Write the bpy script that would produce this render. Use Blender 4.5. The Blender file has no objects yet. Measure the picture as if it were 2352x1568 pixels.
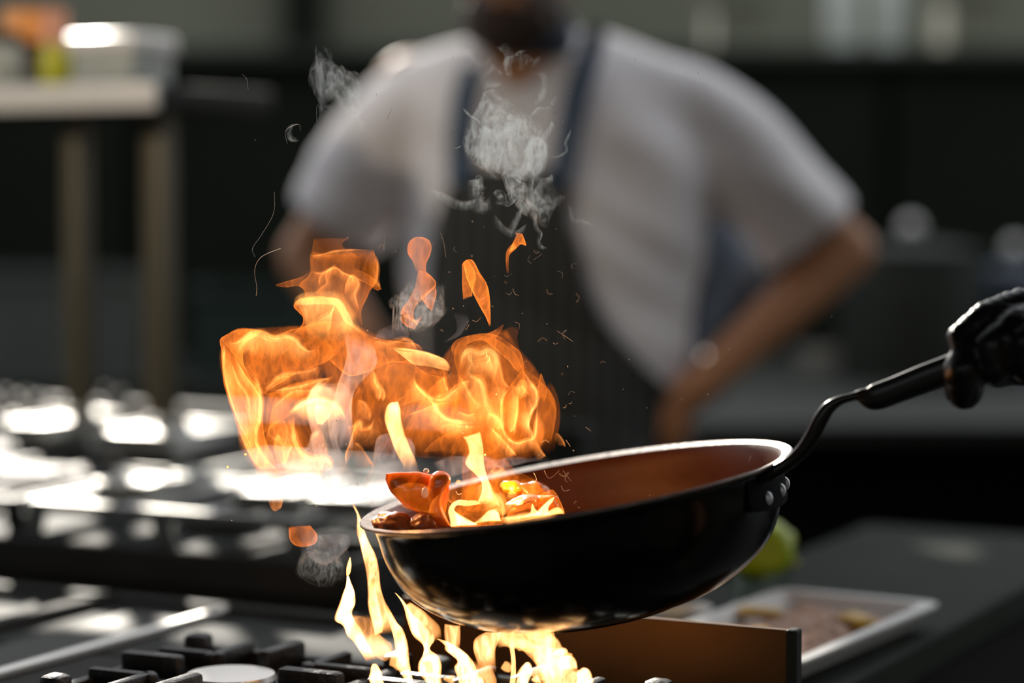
import bpy, bmesh, math, random
from mathutils import Vector, Matrix, Quaternion, noise
from mathutils.bvhtree import BVHTree
R = math.radians
SC = bpy.context.scene
COL = SC.collection
rnd = random.Random(7)

# ------------------------------------------------------------------ camera
CAM_Z = 1.28
PITCH = 3.7
F = 85.0 / 36.0 * 2352          # focal length in pixels
cam_d = bpy.data.cameras.new('camera'); cam = bpy.data.objects.new('camera', cam_d); COL.objects.link(cam)
cam_d.lens = 85; cam_d.sensor_width = 36; cam_d.clip_start = .05; cam_d.clip_end = 200
cam.location = (0, 0, CAM_Z); cam.rotation_euler = (R(90 - PITCH), 0, 0)
cam_d.dof.use_dof = True; cam_d.dof.focus_distance = 1.79; cam_d.dof.aperture_fstop = 1.9
SC.camera = cam
# ------------------------------------------------------------------ world, sun, exposure
SC.view_settings.view_transform = 'Standard'; SC.view_settings.look = 'None'
SC.view_settings.gamma = 1; SC.view_settings.exposure = 0; SC.view_settings.use_curve_mapping = False
SC.cycles.transparent_max_bounces = 96
SC.cycles.max_bounces = 6; SC.cycles.diffuse_bounces = 3; SC.cycles.glossy_bounces = 3
SC.cycles.sample_clamp_indirect = 4
W = bpy.data.worlds.new('world'); SC.world = W; W.use_nodes = True
W.node_tree.nodes['Background'].inputs[0].default_value = (.93, .96, 1.0, 1)
W.node_tree.nodes['Background'].inputs[1].default_value = 1.3
sun_d = bpy.data.lights.new('sun', 'SUN'); sun = bpy.data.objects.new('sun', sun_d); COL.objects.link(sun)
sun_d.energy = 6.3; sun_d.angle = R(1.5); sun_d.color = (1, .93, .82)
# from behind the cook, to the left, 36 degrees high
sv = Vector((-.22, .9, .38)).normalized()
sun.rotation_euler = sv.to_track_quat('Z', 'Y').to_euler()
fire_glow = []

CR = Matrix.Rotation(R(90 - PITCH), 3, 'X')
def P(px, py, D):
    return CR @ Vector(((px - 1176) / F * D, -(py - 784) / F * D, -D)) + Vector((0, 0, CAM_Z))
def G(px, py, z):
    d = P(px, py, 1) - Vector((0, 0, CAM_Z))
    t = (z - CAM_Z) / d.z
    return Vector((0, 0, CAM_Z)) + d * t

# ------------------------------------------------------------------ materials
def nt(name):
    m = bpy.data.materials.new(name); m.use_nodes = True
    t = m.node_tree; t.nodes.clear()
    return m, t, t.nodes, t.links
def mat(name, c, rough=.6, metal=0, var=.15, scale=12, bump=.0, bscale=60, spec=.5, stretch=(1, 1, 1), alpha=1, trans=0, coat=0):
    m, t, N, L = nt(name)
    o = N.new('ShaderNodeOutputMaterial'); b = N.new('ShaderNodeBsdfPrincipled'); L.new(b.outputs[0], o.inputs[0])
    tc = N.new('ShaderNodeTexCoord'); mp = N.new('ShaderNodeMapping'); mp.inputs['Scale'].default_value = stretch
    L.new(tc.outputs['Object'], mp.inputs[0])
    n = N.new('ShaderNodeTexNoise'); n.inputs['Scale'].default_value = scale; n.inputs['Detail'].default_value = 4
    L.new(mp.outputs[0], n.inputs[0])
    r = N.new('ShaderNodeMapRange'); r.inputs[3].default_value = 1 - var; r.inputs[4].default_value = 1 + var
    L.new(n.outputs[0], r.inputs[0])
    mx = N.new('ShaderNodeVectorMath'); mx.operation = 'SCALE'; mx.inputs[0].default_value = c[:3]
    L.new(r.outputs[0], mx.inputs['Scale']); L.new(mx.outputs[0], b.inputs['Base Color'])
    b.inputs['Roughness'].default_value = rough; b.inputs['Metallic'].default_value = metal
    b.inputs['Specular IOR Level'].default_value = spec; b.inputs['Alpha'].default_value = alpha
    b.inputs['Transmission Weight'].default_value = trans; b.inputs['Coat Weight'].default_value = coat
    if bump:
        n2 = N.new('ShaderNodeTexNoise'); n2.inputs['Scale'].default_value = bscale; n2.inputs['Detail'].default_value = 3
        L.new(mp.outputs[0], n2.inputs[0])
        bp = N.new('ShaderNodeBump'); bp.inputs['Strength'].default_value = bump; bp.inputs['Distance'].default_value = .002
        L.new(n2.outputs[0], bp.inputs['Height']); L.new(bp.outputs[0], b.inputs['Normal'])
    return m
M = {}
M['floor'] = mat('floor_concrete', (.05, .052, .045), .7, bump=.2)
M['wall'] = mat('wall_paint', (.12, .125, .09), .8, var=.25, scale=1.2)
M['ceiling'] = mat('ceiling_paint', (.12, .12, .11), .9)
M['dark_steel'] = mat('dark_steel', (.026, .03, .026), .6, 0, spec=.15, var=.3, scale=5)
M['steel'] = mat('brushed_steel', (.42, .42, .4), .4, 1, var=.1, scale=20, bump=.1, stretch=(1, 12, 12))
M['hob'] = mat('hob_enamel', (.045, .05, .05), .62, 0, var=.3, scale=14, bump=.05, bscale=90, spec=.04)
M['iron'] = mat('cast_iron', (.012, .012, .011), .42, .2, var=.4, bump=.5, bscale=160)
M['iron_worn'] = mat('worn_iron', (.14, .14, .13), .42, 1, var=.3, scale=40, bump=.4, bscale=160)
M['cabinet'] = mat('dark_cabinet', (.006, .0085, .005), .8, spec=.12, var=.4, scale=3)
M['counter_top'] = mat('counter_stone', (.03, .036, .03), .7, spec=.05, var=.3, scale=9)
M['pan_out'] = mat('pan_black_enamel', (.002, .002, .002), .17, 0, var=.3, scale=20, spec=.2, bump=.05, bscale=30)
M['pan_in'] = mat('pan_seasoned_inside', (.07, .02, .006), .45, 0, spec=.2, var=.5, scale=16, bump=.15, bscale=120)
M['pan_rim'] = mat('pan_worn_rim', (.17, .14, .12), .36, .9, var=.3, scale=60, bump=.2, bscale=150)
M['handle'] = mat('handle_black', (.006, .006, .006), .3, 0, var=.3, spec=.5)
M['bracket_black'] = mat('matt_black_enamel', (.003, .003, .003), .8, spec=.06)
M['rivet'] = mat('rivet_steel', (.7, .72, .75), .45, .6)
M['glove'] = mat('glove_nitrile', (.004, .0045, .005), .36, 0, bump=.2, bscale=60, spec=.3)
M['sleeve'] = mat('black_cloth', (.01, .01, .011), .85, bump=.3, bscale=200)
M['skin'] = mat('skin', (.36, .16, .07), .5, var=.12, scale=20)
M['hair'] = mat('hair', (.035, .018, .01), .7, var=.4, scale=200, bump=.8, bscale=300)
M['shirt'] = mat('white_cotton', (.72, .7, .72), .85, var=.06, scale=8, bump=.6, bscale=14)
M['denim'] = mat('navy_denim', (.035, .07, .12), .8, var=.25, scale=30)
M['bluecloth'] = mat('slate_blue_cloth', (.06, .085, .12), .8, var=.3, scale=14)
M['mask'] = mat('dark_blue_cloth', (.02, .035, .06), .8)
M['white'] = mat('white_plastic', (.75, .74, .72), .35, var=.05)
M['lime'] = mat('lime_peel', (.42, .55, .01), .35, var=.15, bump=.4, bscale=150)
M['bottle_green'] = mat('yellow_green_plastic', (.6, .58, .02), .3)
M['orange_jar'] = mat('orange_plastic', (.9, .36, .08), .4)
M['salmon'] = mat('salmon_plastic', (.8, .36, .22), .4)
M['brown_glass'] = mat('dark_brown_glass', (.03, .02, .01), .12, spec=.8)
M['green_cloth'] = mat('dark_green_plastic', (.001, .014, .009), .7)
M['meat'] = mat('minced_filling', (.34, .14, .05), .5, var=.45, scale=60, bump=.6, bscale=120)
M['yellow_food'] = mat('yellow_pepper_flesh', (.65, .38, .03), .4, var=.25, scale=40)
M['red_food'] = mat('orange_red_flesh', (.95, .2, .008), .25, var=.4, scale=70, coat=.3)  # pepper flesh, colour lightened to stand in for firelight glowing through it
M['brown_food'] = mat('browned_flesh', (.3, .09, .025), .35, var=.45, scale=70, bump=.4, bscale=140)
M['steel_dull'] = mat('dull_steel', (.05, .05, .048), .6, 1, var=.2, scale=14, bump=.05, stretch=(1, 14, 14))
M['guard_steel'] = mat('firelit_steel', (.16, .08, .03), .45, .7, var=.3, scale=14)  # orange of the reflected flames is mixed into the base colour
M['cap_steel'] = mat('matt_burner_steel', (.8, .78, .74), .42, 1, var=.05)
M['post_paint'] = mat('khaki_post_paint', (.1, .086, .055), .5, .4)
M['pan_steel'] = mat('blackened_steel', (.03, .028, .026), .25, .8, var=.3, scale=50)
M['glass'] = mat('clear_glass', (.85, .92, .86), .08, 0, var=0, trans=1)
M['ash'] = mat('pale_ash', (.75, .78, .75), .6)
M['drop'] = mat('water', (.9, .95, .95), .08, 0, var=0, spec=1)
m_, t_, N_, L_ = nt('ember'); o_ = N_.new('ShaderNodeOutputMaterial'); e_ = N_.new('ShaderNodeEmission'); e_.inputs[0].default_value = (1, .35, .08, 1); e_.inputs[1].default_value = 4; L_.new(e_.outputs[0], o_.inputs[0]); M['ember'] = m_
M['grey_blue'] = mat('blue_grey_paint', (.04, .055, .08), .4)
M['grey_box'] = mat('dull_grey_plastic', (.06, .068, .062), .6)
M['pale'] = mat('pale_plastic', (.42, .45, .42), .5)
# apron: charcoal with fine woven stripes
def apron_mat():
    m, t, N, L = nt('apron_pinstripe')
    o = N.new('ShaderNodeOutputMaterial'); b = N.new('ShaderNodeBsdfPrincipled'); L.new(b.outputs[0], o.inputs[0])
    tc = N.new('ShaderNodeTexCoord'); w = N.new('ShaderNodeTexWave'); w.wave_type = 'BANDS'; w.bands_direction = 'X'
    w.inputs['Scale'].default_value = 14; w.inputs['Distortion'].default_value = .15; L.new(tc.outputs['Object'], w.inputs[0])
    cr = N.new('ShaderNodeValToRGB'); cr.color_ramp.elements[0].position = .78; cr.color_ramp.elements[0].color = (.014, .016, .014, 1)
    cr.color_ramp.elements[1].position = .95; cr.color_ramp.elements[1].color = (.075, .075, .07, 1)
    L.new(w.outputs[1], cr.inputs[0]); L.new(cr.outputs[0], b.inputs['Base Color']); b.inputs['Roughness'].default_value = .85
    return m
M['apron'] = apron_mat()

# ------------------------------------------------------------------ helpers
def tag(o, label=None, cat=None, group=None, kind=None):
    if label: o['label'] = label
    if cat: o['category'] = cat
    if group: o['group'] = group
    if kind: o['kind'] = kind
    return o
def empty(name, loc=(0, 0, 0), rz=0, **k):
    o = bpy.data.objects.new(name, None); COL.objects.link(o); o.location = loc; o.rotation_euler = (0, 0, rz)
    o.empty_display_size = .05
    return tag(o, **k)
def obj(name, bm, m, parent=None, smooth=True, world=False, **k):
    bmesh.ops.recalc_face_normals(bm, faces=bm.faces)
    me = bpy.data.meshes.new(name); bm.to_mesh(me); bm.free()
    if m is not None: me.materials.append(m if not isinstance(m, str) else M[m])
    o = bpy.data.objects.new(name, me); COL.objects.link(o)
    if smooth:
        for p in me.polygons: p.use_smooth = True
        try: me.set_sharp_from_angle(angle=R(40))
        except Exception: pass
    if parent is not None:
        o.parent = parent
        if world:   # geometry given in world coordinates
            o.matrix_parent_inverse = (Matrix.Translation(parent.location) @ parent.rotation_euler.to_matrix().to_4x4()).inverted()
    return tag(o, **k)
def box(bm, c, s, mx=None, bev=.0):
    r = bmesh.ops.create_cube(bm, size=1, matrix=Matrix.Translation(c) @ Matrix.Diagonal((*s, 1)))
    vs = r['verts']
    if bev:
        es = list({e for v in vs for e in v.link_edges})
        rr = bmesh.ops.bevel(bm, geom=es, offset=bev, segments=2, affect='EDGES', profile=.5)
        vs = list({v for f in rr['faces'] for v in f.verts} | {v for v in vs if v.is_valid})
    if mx is not None: bmesh.ops.transform(bm, matrix=mx, verts=vs)
    return vs
def bm_box(c, s, mx=None, bev=0):
    bm = bmesh.new(); box(bm, c, s, mx, bev); return bm
def lathe(bm, prof, seg=48, mx=None, close=False):
    rings = []
    for r, z in prof:
        if r < 1e-6: rings.append([bm.verts.new((0, 0, z))]); continue
        rings.append([bm.verts.new((r * math.cos(2 * math.pi * i / seg), r * math.sin(2 * math.pi * i / seg), z)) for i in range(seg)])
    n = len(rings)
    for k in range(n if close else n - 1):
        a, b = rings[k], rings[(k + 1) % n]
        for i in range(seg):
            j = (i + 1) % seg
            if len(a) == 1 and len(b) == 1: continue
            if len(a) == 1: bm.faces.new((a[0], b[i], b[j]))
            elif len(b) == 1: bm.faces.new((a[i], a[j], b[0]))
            else: bm.faces.new((a[i], a[j], b[j], b[i]))
    if mx is not None: bmesh.ops.transform(bm, matrix=mx, verts=[v for r in rings for v in r])
def tube(bm, pts, rad, seg=10, flat=None, up=Vector((0, 0, 1))):
    """swept tube; rad number or list; flat=(a,b) cross-section scale"""
    pts = [Vector(p) for p in pts]; n = len(pts)
    if not hasattr(rad, '__len__'): rad = [rad] * n
    rings = []; side = None
    for i, p in enumerate(pts):
        t = (pts[min(i + 1, n - 1)] - pts[max(i - 1, 0)]).normalized()
        s = t.cross(up)
        if s.length < 1e-4: s = t.cross(Vector((1, 0, 0)))
        s.normalize()
        if side is not None and s.dot(side) < 0: s = -s
        side = s; u = s.cross(t)
        fa, fb = flat if flat else (1, 1)
        rings.append([bm.verts.new(p + (s * math.cos(a) * fa + u * math.sin(a) * fb) * rad[i]) for a in [2 * math.pi * k / seg for k in range(seg)]])
    for a, b in zip(rings, rings[1:]):
        for i in range(seg):
            j = (i + 1) % seg; bm.faces.new((a[i], a[j], b[j], b[i]))
    bm.faces.new(rings[0][::-1]); bm.faces.new(rings[-1])
def spline(pts, n):
    """Catmull-Rom through points of any dimension"""
    pts = [tuple(p) for p in pts]; m = len(pts); out = []
    if m == 1: return pts * n
    for k in range(n):
        t = k / (n - 1) * (m - 1); i = min(int(t), m - 2); f = t - i
        p0, p1, p2, p3 = pts[max(i - 1, 0)], pts[i], pts[i + 1], pts[min(i + 2, m - 1)]
        out.append(tuple(.5 * (2 * b + (c - a) * f + (2 * a - 5 * b + 4 * c - d) * f * f + (3 * b - a - 3 * c + d) * f ** 3)
                         for a, b, c, d in zip(p0, p1, p2, p3)))
    return out
def ball(bm, c, r, sc=(1, 1, 1), rot=None, seg=16):
    mx = Matrix.Translation(c)
    if rot is not None: mx = mx @ rot.to_4x4()
    mx = mx @ Matrix.Diagonal((*[r * s for s in sc], 1))
    bmesh.ops.create_uvsphere(bm, u_segments=seg, v_segments=max(8, seg // 2 + 2), radius=1, matrix=mx)
def capsule(bm, a, b, ra, rb, steps=6):
    a, b = Vector(a), Vector(b)
    for f in (0, 1): ball(bm, a.lerp(b, f), ra + (rb - ra) * f, seg=14)
    tube(bm, [a, b], [ra, rb], seg=14)
def fuse(bm, voxel, smooth=4):
    """one continuous skin from overlapping primitives; returns a bmesh"""
    me = bpy.data.meshes.new('tmp'); bm.to_mesh(me); bm.free()
    o = bpy.data.objects.new('tmp', me); COL.objects.link(o)
    md = o.modifiers.new('r', 'REMESH'); md.mode = 'VOXEL'; md.voxel_size = voxel
    sm = o.modifiers.new('s', 'SMOOTH'); sm.factor = .5; sm.iterations = smooth
    dg = bpy.context.evaluated_depsgraph_get(); ev = o.evaluated_get(dg)
    m2 = bpy.data.meshes.new_from_object(ev)
    out = bmesh.new(); out.from_mesh(m2)
    bpy.data.objects.remove(o); bpy.data.meshes.remove(me); bpy.data.meshes.remove(m2)
    return out

# ------------------------------------------------------------------ the setting
def struct(name, bm, m, smooth=False): return obj(name, bm, m, None, smooth, kind='structure')
struct('floor', bm_box((0, 8, -.05), (40, 60, .1)), 'floor')
struct('ceiling', bm_box((0, -.33, 2.85), (9.4, 6.16, .1)), 'ceiling')
struct('wall_left', bm_box((-4.75, -.1, 1.4), (.1, 6.6, 2.8)), 'wall')
struct('wall_right', bm_box((4.75, -.1, 1.4), (.1, 6.6, 2.8)), 'wall')
struct('wall_back', bm_box((0, 7.05, 1.0), (14, .1, 2.1)), 'wall')
struct('wall_front', bm_box((0, -3.45, 1.0), (9.4, .1, 2.0)), 'wall')
struct('trim_1', bm_box((P(700, 50, 6.9).x, 6.93, 1.05), (.13, .1, 2.1)), 'cabinet')
# cooking line is set square to these two directions
YAW = R(-27)
U = Vector((math.cos(YAW), math.sin(YAW), 0)); V = Vector((-math.sin(YAW), math.cos(YAW), 0))
def frame(o):     # local -> world of an equipment frame at o
    return Matrix.Translation(o) @ Matrix.Rotation(YAW, 4, 'Z')

# back line of dark cabinets
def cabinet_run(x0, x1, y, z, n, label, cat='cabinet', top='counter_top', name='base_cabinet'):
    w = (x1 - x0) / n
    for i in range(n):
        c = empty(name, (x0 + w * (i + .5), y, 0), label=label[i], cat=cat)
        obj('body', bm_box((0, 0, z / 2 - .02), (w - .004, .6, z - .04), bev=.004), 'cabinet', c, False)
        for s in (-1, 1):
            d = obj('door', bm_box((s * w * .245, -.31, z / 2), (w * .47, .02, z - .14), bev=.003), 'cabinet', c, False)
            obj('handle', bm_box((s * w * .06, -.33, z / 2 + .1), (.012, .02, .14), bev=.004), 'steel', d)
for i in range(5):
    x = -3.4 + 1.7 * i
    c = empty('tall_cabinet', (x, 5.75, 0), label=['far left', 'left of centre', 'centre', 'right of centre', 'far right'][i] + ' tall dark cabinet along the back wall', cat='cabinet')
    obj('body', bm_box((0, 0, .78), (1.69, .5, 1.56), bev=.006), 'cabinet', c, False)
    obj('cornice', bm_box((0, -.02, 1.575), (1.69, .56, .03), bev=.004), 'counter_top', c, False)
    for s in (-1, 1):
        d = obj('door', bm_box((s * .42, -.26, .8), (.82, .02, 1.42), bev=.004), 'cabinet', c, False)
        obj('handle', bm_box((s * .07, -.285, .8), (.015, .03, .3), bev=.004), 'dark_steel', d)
    if i == 4: pass
YTOP = 5.75
def far_item(px, py, D): return P(px, py, D)
def bottle(name, px, py0, py1, wpx, D, m, capm, label, cat='bottle', group=None, shape='bottle'):
    b = P(px, py1, D); h = (py1 - py0) / F * D; r = wpx / F * D / 2
    e = empty(name, b, label=label, cat=cat, group=group)
    bm = bmesh.new()
    if shape == 'bottle': pr = [(0, 0), (r * .9, 0), (r, h * .03), (r, h * .62), (r * .8, h * .72), (r * .38, h * .82), (r * .36, h * .93), (0, h * .93)]
    elif shape == 'jar': pr = [(0, 0), (r * .9, 0), (r, h * .05), (r, h * .75), (r * .85, h * .84), (0, h * .84)]
    else: pr = [(0, 0), (r * .85, 0), (r * .95, h * .5), (r, h), (r * .93, h), (r * .85, h * .08), (0, h * .08)]
    lathe(bm, pr, 28); obj('body', bm, m, e)
    if shape in ('bottle', 'jar'):
        bm = bmesh.new(); k = .42 if shape == 'bottle' else .92; z0 = .9 if shape == 'bottle' else .8
        lathe(bm, [(0, h * z0), (r * k, h * z0), (r * k, h), (0, h)], 24); obj('cap', bm, capm, e)
    return e
# pale things standing on top of the tall cabinets (cabinet top z = 1.59)
def on_top(px, w, h, m, name, label, shape, D=5.7):
    p = P(px, 100, D); x = p.x; y = p.y
    e = empty(name, (x, y, 1.59), label=label, cat=name.split('_')[-1])
    r = w / F * D / 2
    bm = bmesh.new()
    if shape == 'box':
        box(bm, (0, 0, h / 2), (2 * r, .2, h), bev=.006); obj('body', bm, m, e, False)
        obj('lid', bm_box((0, 0, h + .006), (2 * r + .01, .21, .014), bev=.004), 'counter_top', e, False)
    else:
        lathe(bm, [(0, 0), (r, 0), (r, h * .8), (r * .7, h * .9), (0, h * .9)], 24); obj('body', bm, m, e)
        bm = bmesh.new(); lathe(bm, [(0, h * .88), (r * .5, h * .88), (r * .5, h), (0, h)], 20); obj('cap', bm, 'pale', e)
on_top(1935, 70, .26, 'pale', 'tall_bottle', 'left one of two pale tall bottles above the back cabinets', 'b')
on_top(2040, 66, .27, 'pale', 'tall_bottle', 'right one of two pale tall bottles above the back cabinets', 'b')
on_top(2215, 110, .12, 'wall', 'storage_box', 'low beige storage box at the right end of the cabinet top', 'box')
on_top(1690, 120, .1, 'wall', 'storage_box', 'olive storage box on the cabinet top behind the cook\'s shoulder', 'box')
# worktop on the right in the background
wt = empty('work_bench', (1.35, 4.6, 0), label='dark steel work bench in the right background', cat='bench')
obj('worktop', bm_box((0, 0, .885), (2.3, 1.5, .03), bev=.004), 'dark_steel', wt, False)
obj('undershelf', bm_box((0, .05, .3), (2.2, 1.3, .03)), 'dark_steel', wt, False)
obj('back_panel', bm_box((0, .6, .6), (2.2, .03, .56)), 'cabinet', wt, False)
for sx in (-1, 1):
    for sy in (-1, 1):
        obj('leg', bm_box((sx * 1.1, sy * .7, .435), (.05, .05, .87), bev=.004), 'dark_steel', wt, False)
def pot(px, py, D, r, h, z, label, m='steel', knob=True):
    p = P(px, py, D)
    e = empty('stock_pot', (p.x, p.y, z), label=label, cat='pot')
    bm = bmesh.new(); lathe(bm, [(0, 0), (r * .95, 0), (r, .01), (r, h), (r * 1.04, h), (r * 1.04, h + .006), (r * .96, h + .006), (r * .95, .01), (0, .01)], 36); obj('body', bm, m, e)
    bm = bmesh.new(); lathe(bm, [(0, h + .03), (r * .5, h + .022), (r, h + .008), (r * .98, h + .006), (0, h + .02)], 36); obj('lid', bm, m, e)
    bm = bmesh.new(); ball(bm, (0, 0, h + .05), .022); tube(bm, [(0, 0, h + .025), (0, 0, h + .05)], .008); obj('knob', bm, 'steel', e)
    for s in (-1, 1):
        bm = bmesh.new(); tube(bm, [(s * r, -.03, h * .8), (s * (r + .03), -.03, h * .82), (s * (r + .03), .03, h * .82), (s * r, .03, h * .8)], .005); obj('handle', bm, m, e)
    return e
pot(2090, 700, 4.75, .14, .245, .9, 'covered dark steel pot on the background work bench', 'dark_steel')
pot(2330, 640, 4.9, .07, .2, .9, 'blue-grey enamel pot at the right end of the work bench', 'grey_blue')
st = empty('steel_tray', P(2000, 850, 5.0).xy.to_3d() + Vector((0, 0, .9)), label='shallow steel tray on the background work bench beside the pot', cat='tray')
obj('base', bm_box((0, 0, .005), (.3, .2, .008)), 'steel', st, False)
bm = bmesh.new()
for s in (-1, 1): box(bm, (s * .15, 0, .02), (.006, .2, .035)); box(bm, (0, s * .1, .02), (.3, .006, .035))
obj('rim', bm, 'steel', st, False)
# left background: low bench with grey boxes and a green crate
lb = empty('work_bench', (-1.25, 5.0, 0), label='low dark bench in the left background behind the shelf rack', cat='bench')
obj('worktop', bm_box((0, 0, .885), (2.2, .7, .03), bev=.004), 'dark_steel', lb, False)
for sx in (-1, 1):
    for sy in (-1, 1): obj('leg', bm_box((sx * 1.05, sy * .3, .435), (.05, .05, .87)), 'dark_steel', lb, False)
def crate(px0, px1, py, D, h, z, m, label):
    a, b = P(px0, py, D), P(px1, py, D); w = b.x - a.x
    e = empty('storage_crate', ((a.x + b.x) / 2, a.y, z), label=label, cat='crate')
    bm = bmesh.new(); box(bm, (0, 0, .006), (w - .01, .28, .012))
    for s in (-1, 1): box(bm, (s * (w / 2 - .006), 0, h / 2), (.01, .28, h)); box(bm, (0, s * .137, h / 2), (w - .01, .008, h))
    obj('body', bm, m, e, False)
    bm = bmesh.new()
    for s in (-1, 1): box(bm, (s * (w / 2 - .003), 0, h), (.018, .29, .014)); box(bm, (0, s * .14, h), (w, .018, .014))
    obj('rim', bm, m, e, False)
crate(-60, 350, 700, 4.9, .2, .9, 'grey_box', 'dull grey crate behind the left posts of the shelf rack')
crate(455, 700, 700, 4.9, .17, .9, 'green_cloth', 'dark green crate between the shelf rack and the cook')

# ------------------------------------------------------------------ rear range
ZH = .87
OF = G(400, 1390, ZH)
FR = frame(OF)
def L2W(u, v, z=0): return FR @ Vector((u, v, z)) if False else OF + U * u + V * v + Vector((0, 0, z))
ZR = .915
rr_ = empty('range', (OF + V * .065 + Vector((0, 0, -ZH))), YAW, label='long dark steel cooking range behind the front hob', cat='range')
obj('body', bm_box((-.58, .37, (ZR - .04) / 2), (1.48, .74, ZR - .04), bev=.004), 'dark_steel', rr_, False)
obj('top_plate', bm_box((-.58, .37, ZR - .02), (1.5, .76, .04), bev=.006), 'hob', rr_, False)
for i in range(4):
    d = obj('oven_door', bm_box((-1.1 + .43 * i, -.012, .5), (.4, .02, .5), bev=.006), 'dark_steel', rr_, False)
    bm = bmesh.new(); tube(bm, [(-1.25 + .43 * i, -.05, .7), (-.95 + .43 * i, -.05, .7)], .01); obj('handle', bm, 'steel', d)
sb = obj('backguard', bm_box((-.62, .72, ZR + .03), (1.4, .04, .07), bev=.004), 'dark_steel', rr_, False)
ROOT_R = rr_.location.copy()
def grate(root, u, v, z, w, d, m, name='pan_support', fingers=2, hh=.036, label=None):
    e = empty(name, root + U * u + V * v + Vector((0, 0, z)), YAW, label=label, cat='grate')
    b = .013
    for s in (-1, 1):
        obj('side_bar', bm_box((s * w / 2, 0, hh - b / 2), (b, d, b), bev=.002), m, e, False)
        obj('cross_bar', bm_box((0, s * d / 2, hh - b / 2), (w + b, b, b), bev=.002), m, e, False)
    for k in range(1, fingers + 1):
        obj('cross_bar', bm_box((-w / 2 + w * k / (fingers + 1), 0, hh - b / 2), (b * .9, d, b), bev=.002), m, e, False)
    for sx in (-1, 0, 1):
        for sy in (-1, 1):
            bm = bmesh.new(); box(bm, (sx * w / 2, sy * (d / 2 - .002), (hh - b) / 2), (.024, .006, hh - b), bev=.001)
            for vv in bm.verts:
                if vv.co.z < .008: vv.co.x += .005 * (1 if sx >= 0 else -1)
            obj('foot', bm, m, e, False)
    return e
gl = ['leftmost dark iron pan support on the rear range', 'dark iron pan support on the rear range at the left frame edge', 'steel pan support on the rear range behind the pan flames', 'steel pan support at the right end of the rear range']
for i, u in enumerate((-.775, -.425, -.075)):
    grate(ROOT_R, u, .125, ZR, .32, .21, 'steel' if i == 2 else 'iron', label='front ' + gl[i])
    grate(ROOT_R, u, .365, ZR, .32, .21, 'steel' if i == 2 else 'iron', label='back ' + gl[i])
for i, u in enumerate((-.775, -.425, -.075)):
    for j, v in enumerate((.125, .365)):
        e = empty('gas_burner', ROOT_R + U * u + V * v + Vector((0, 0, ZR)), YAW, label=['left', 'middle', 'right'][i] + ' gas burner in the ' + ['front', 'back'][j] + ' row of the rear range', cat='burner')
        bm = bmesh.new(); lathe(bm, [(0, 0), (.05, 0), (.045, .012), (0, .012)], 28); obj('head', bm, 'iron', e)
        bm = bmesh.new(); lathe(bm, [(0, .012), (.034, .012), (.034, .018), (.028, .021), (0, .021)], 28); obj('cap', bm, 'steel', e)
ZG = ZR + .037
def lid(px, py, wpx, dd, label, h=.03, m='steel'):
    c = G(px, py, ZG + h); D = c.y
    w = wpx / F * D
    e = empty('steel_pan', (c.x, c.y, ZG), YAW, label=label, cat='pan')
    bm = bmesh.new(); box(bm, (0, 0, h / 2), (w, dd, h), bev=.008)
    top = max(bm.faces, key=lambda f: f.calc_center_median().z + f.calc_area() * 10)
    obj('body', bm, m, e)
    bm = bmesh.new()
    for s in (-1, 1): box(bm, (s * w / 2, 0, h), (.01, dd + .01, .006), bev=.002); box(bm, (0, s * dd / 2, h), (w + .01, .01, .006), bev=.002)
    obj('rim', bm, m, e)
    bm = bmesh.new(); tube(bm, [(-.03, 0, h), (-.03, 0, h + .012), (.03, 0, h + .012), (.03, 0, h)], .003); obj('handle', bm, m, e)
lid(385, 985, 235, .16, 'broad covered steel pan at the back of the rear range')
lid(335, 1102, 140, .1, 'small covered steel pan on the front of the rear range', .012)
lid(690, 1118, 170, .16, 'covered steel pan behind the left edge of the flames', .014)
lid(880, 1130, 150, .16, 'covered steel pan behind the left lip of the black pan', .014)
lid(150, 962, 100, .16, 'narrow covered steel pan at the left back of the range')
def iron_cluster(px, py, n, label):
    c = G(px, py, ZG); e = empty('iron_trivet', c, YAW, label=label, cat='trivet')
    bm = bmesh.new(); box(bm, (0, 0, .01), (.05, .1, .02), bev=.004); obj('base', bm, 'iron', e)
    for k in range(n):
        a = k * 2.4; x = .018 * math.cos(a); y = .04 * math.sin(a)
        hgt = .03 + .02 * ((k * 37) % 5) / 5
        bm = bmesh.new(); tube(bm, [(x, y, .015), (x, y, hgt)], .006); ball(bm, (x, y, hgt), .009, seg=12); obj('stud', bm, 'iron', e)
iron_cluster(50, 985, 6, 'black iron trivet with studs at the left frame edge')
iron_cluster(235, 975, 4, 'black iron trivet between two covered steel pans')
# shelf rack over the range
D0 = 3.05
sh_c = P(235, 225, D0)
rk = empty('shelf_rack', (sh_c.x, sh_c.y, ZR), YAW, label='steel overshelf on two posts behind the range', cat='rack')
zsh = sh_c.z - ZR
obj('shelf_board', bm_box((-.37, .105, zsh + .0), (.95, .26, .03), bev=.004), 'dark_steel', rk)
obj('lit_edge_strip', bm_box((-.37, -.03, zsh + .0), (.95, .01, .034), bev=.003), 'white', rk)  # white front on the dark board paints in the light on the edge
for (px) in (152, 410):
    p = P(px, 500, D0 + .08); d = p - rk.location
    u = d.x * U.x + d.y * U.y; v = d.x * V.x + d.y * V.y
    obj('post', bm_box((u, .06, zsh / 2), (.033 if px > 300 else .026, .033, zsh - .01), bev=.003), 'post_paint', rk)
    obj('foot_plate', bm_box((u, .06, .004), (.06, .06, .008), bev=.002), 'dark_steel', rk)
zs = sh_c.z + .017
def on_shelf(px, D): p = P(px, 200, D); return Vector((p.x, p.y, zs))
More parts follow.
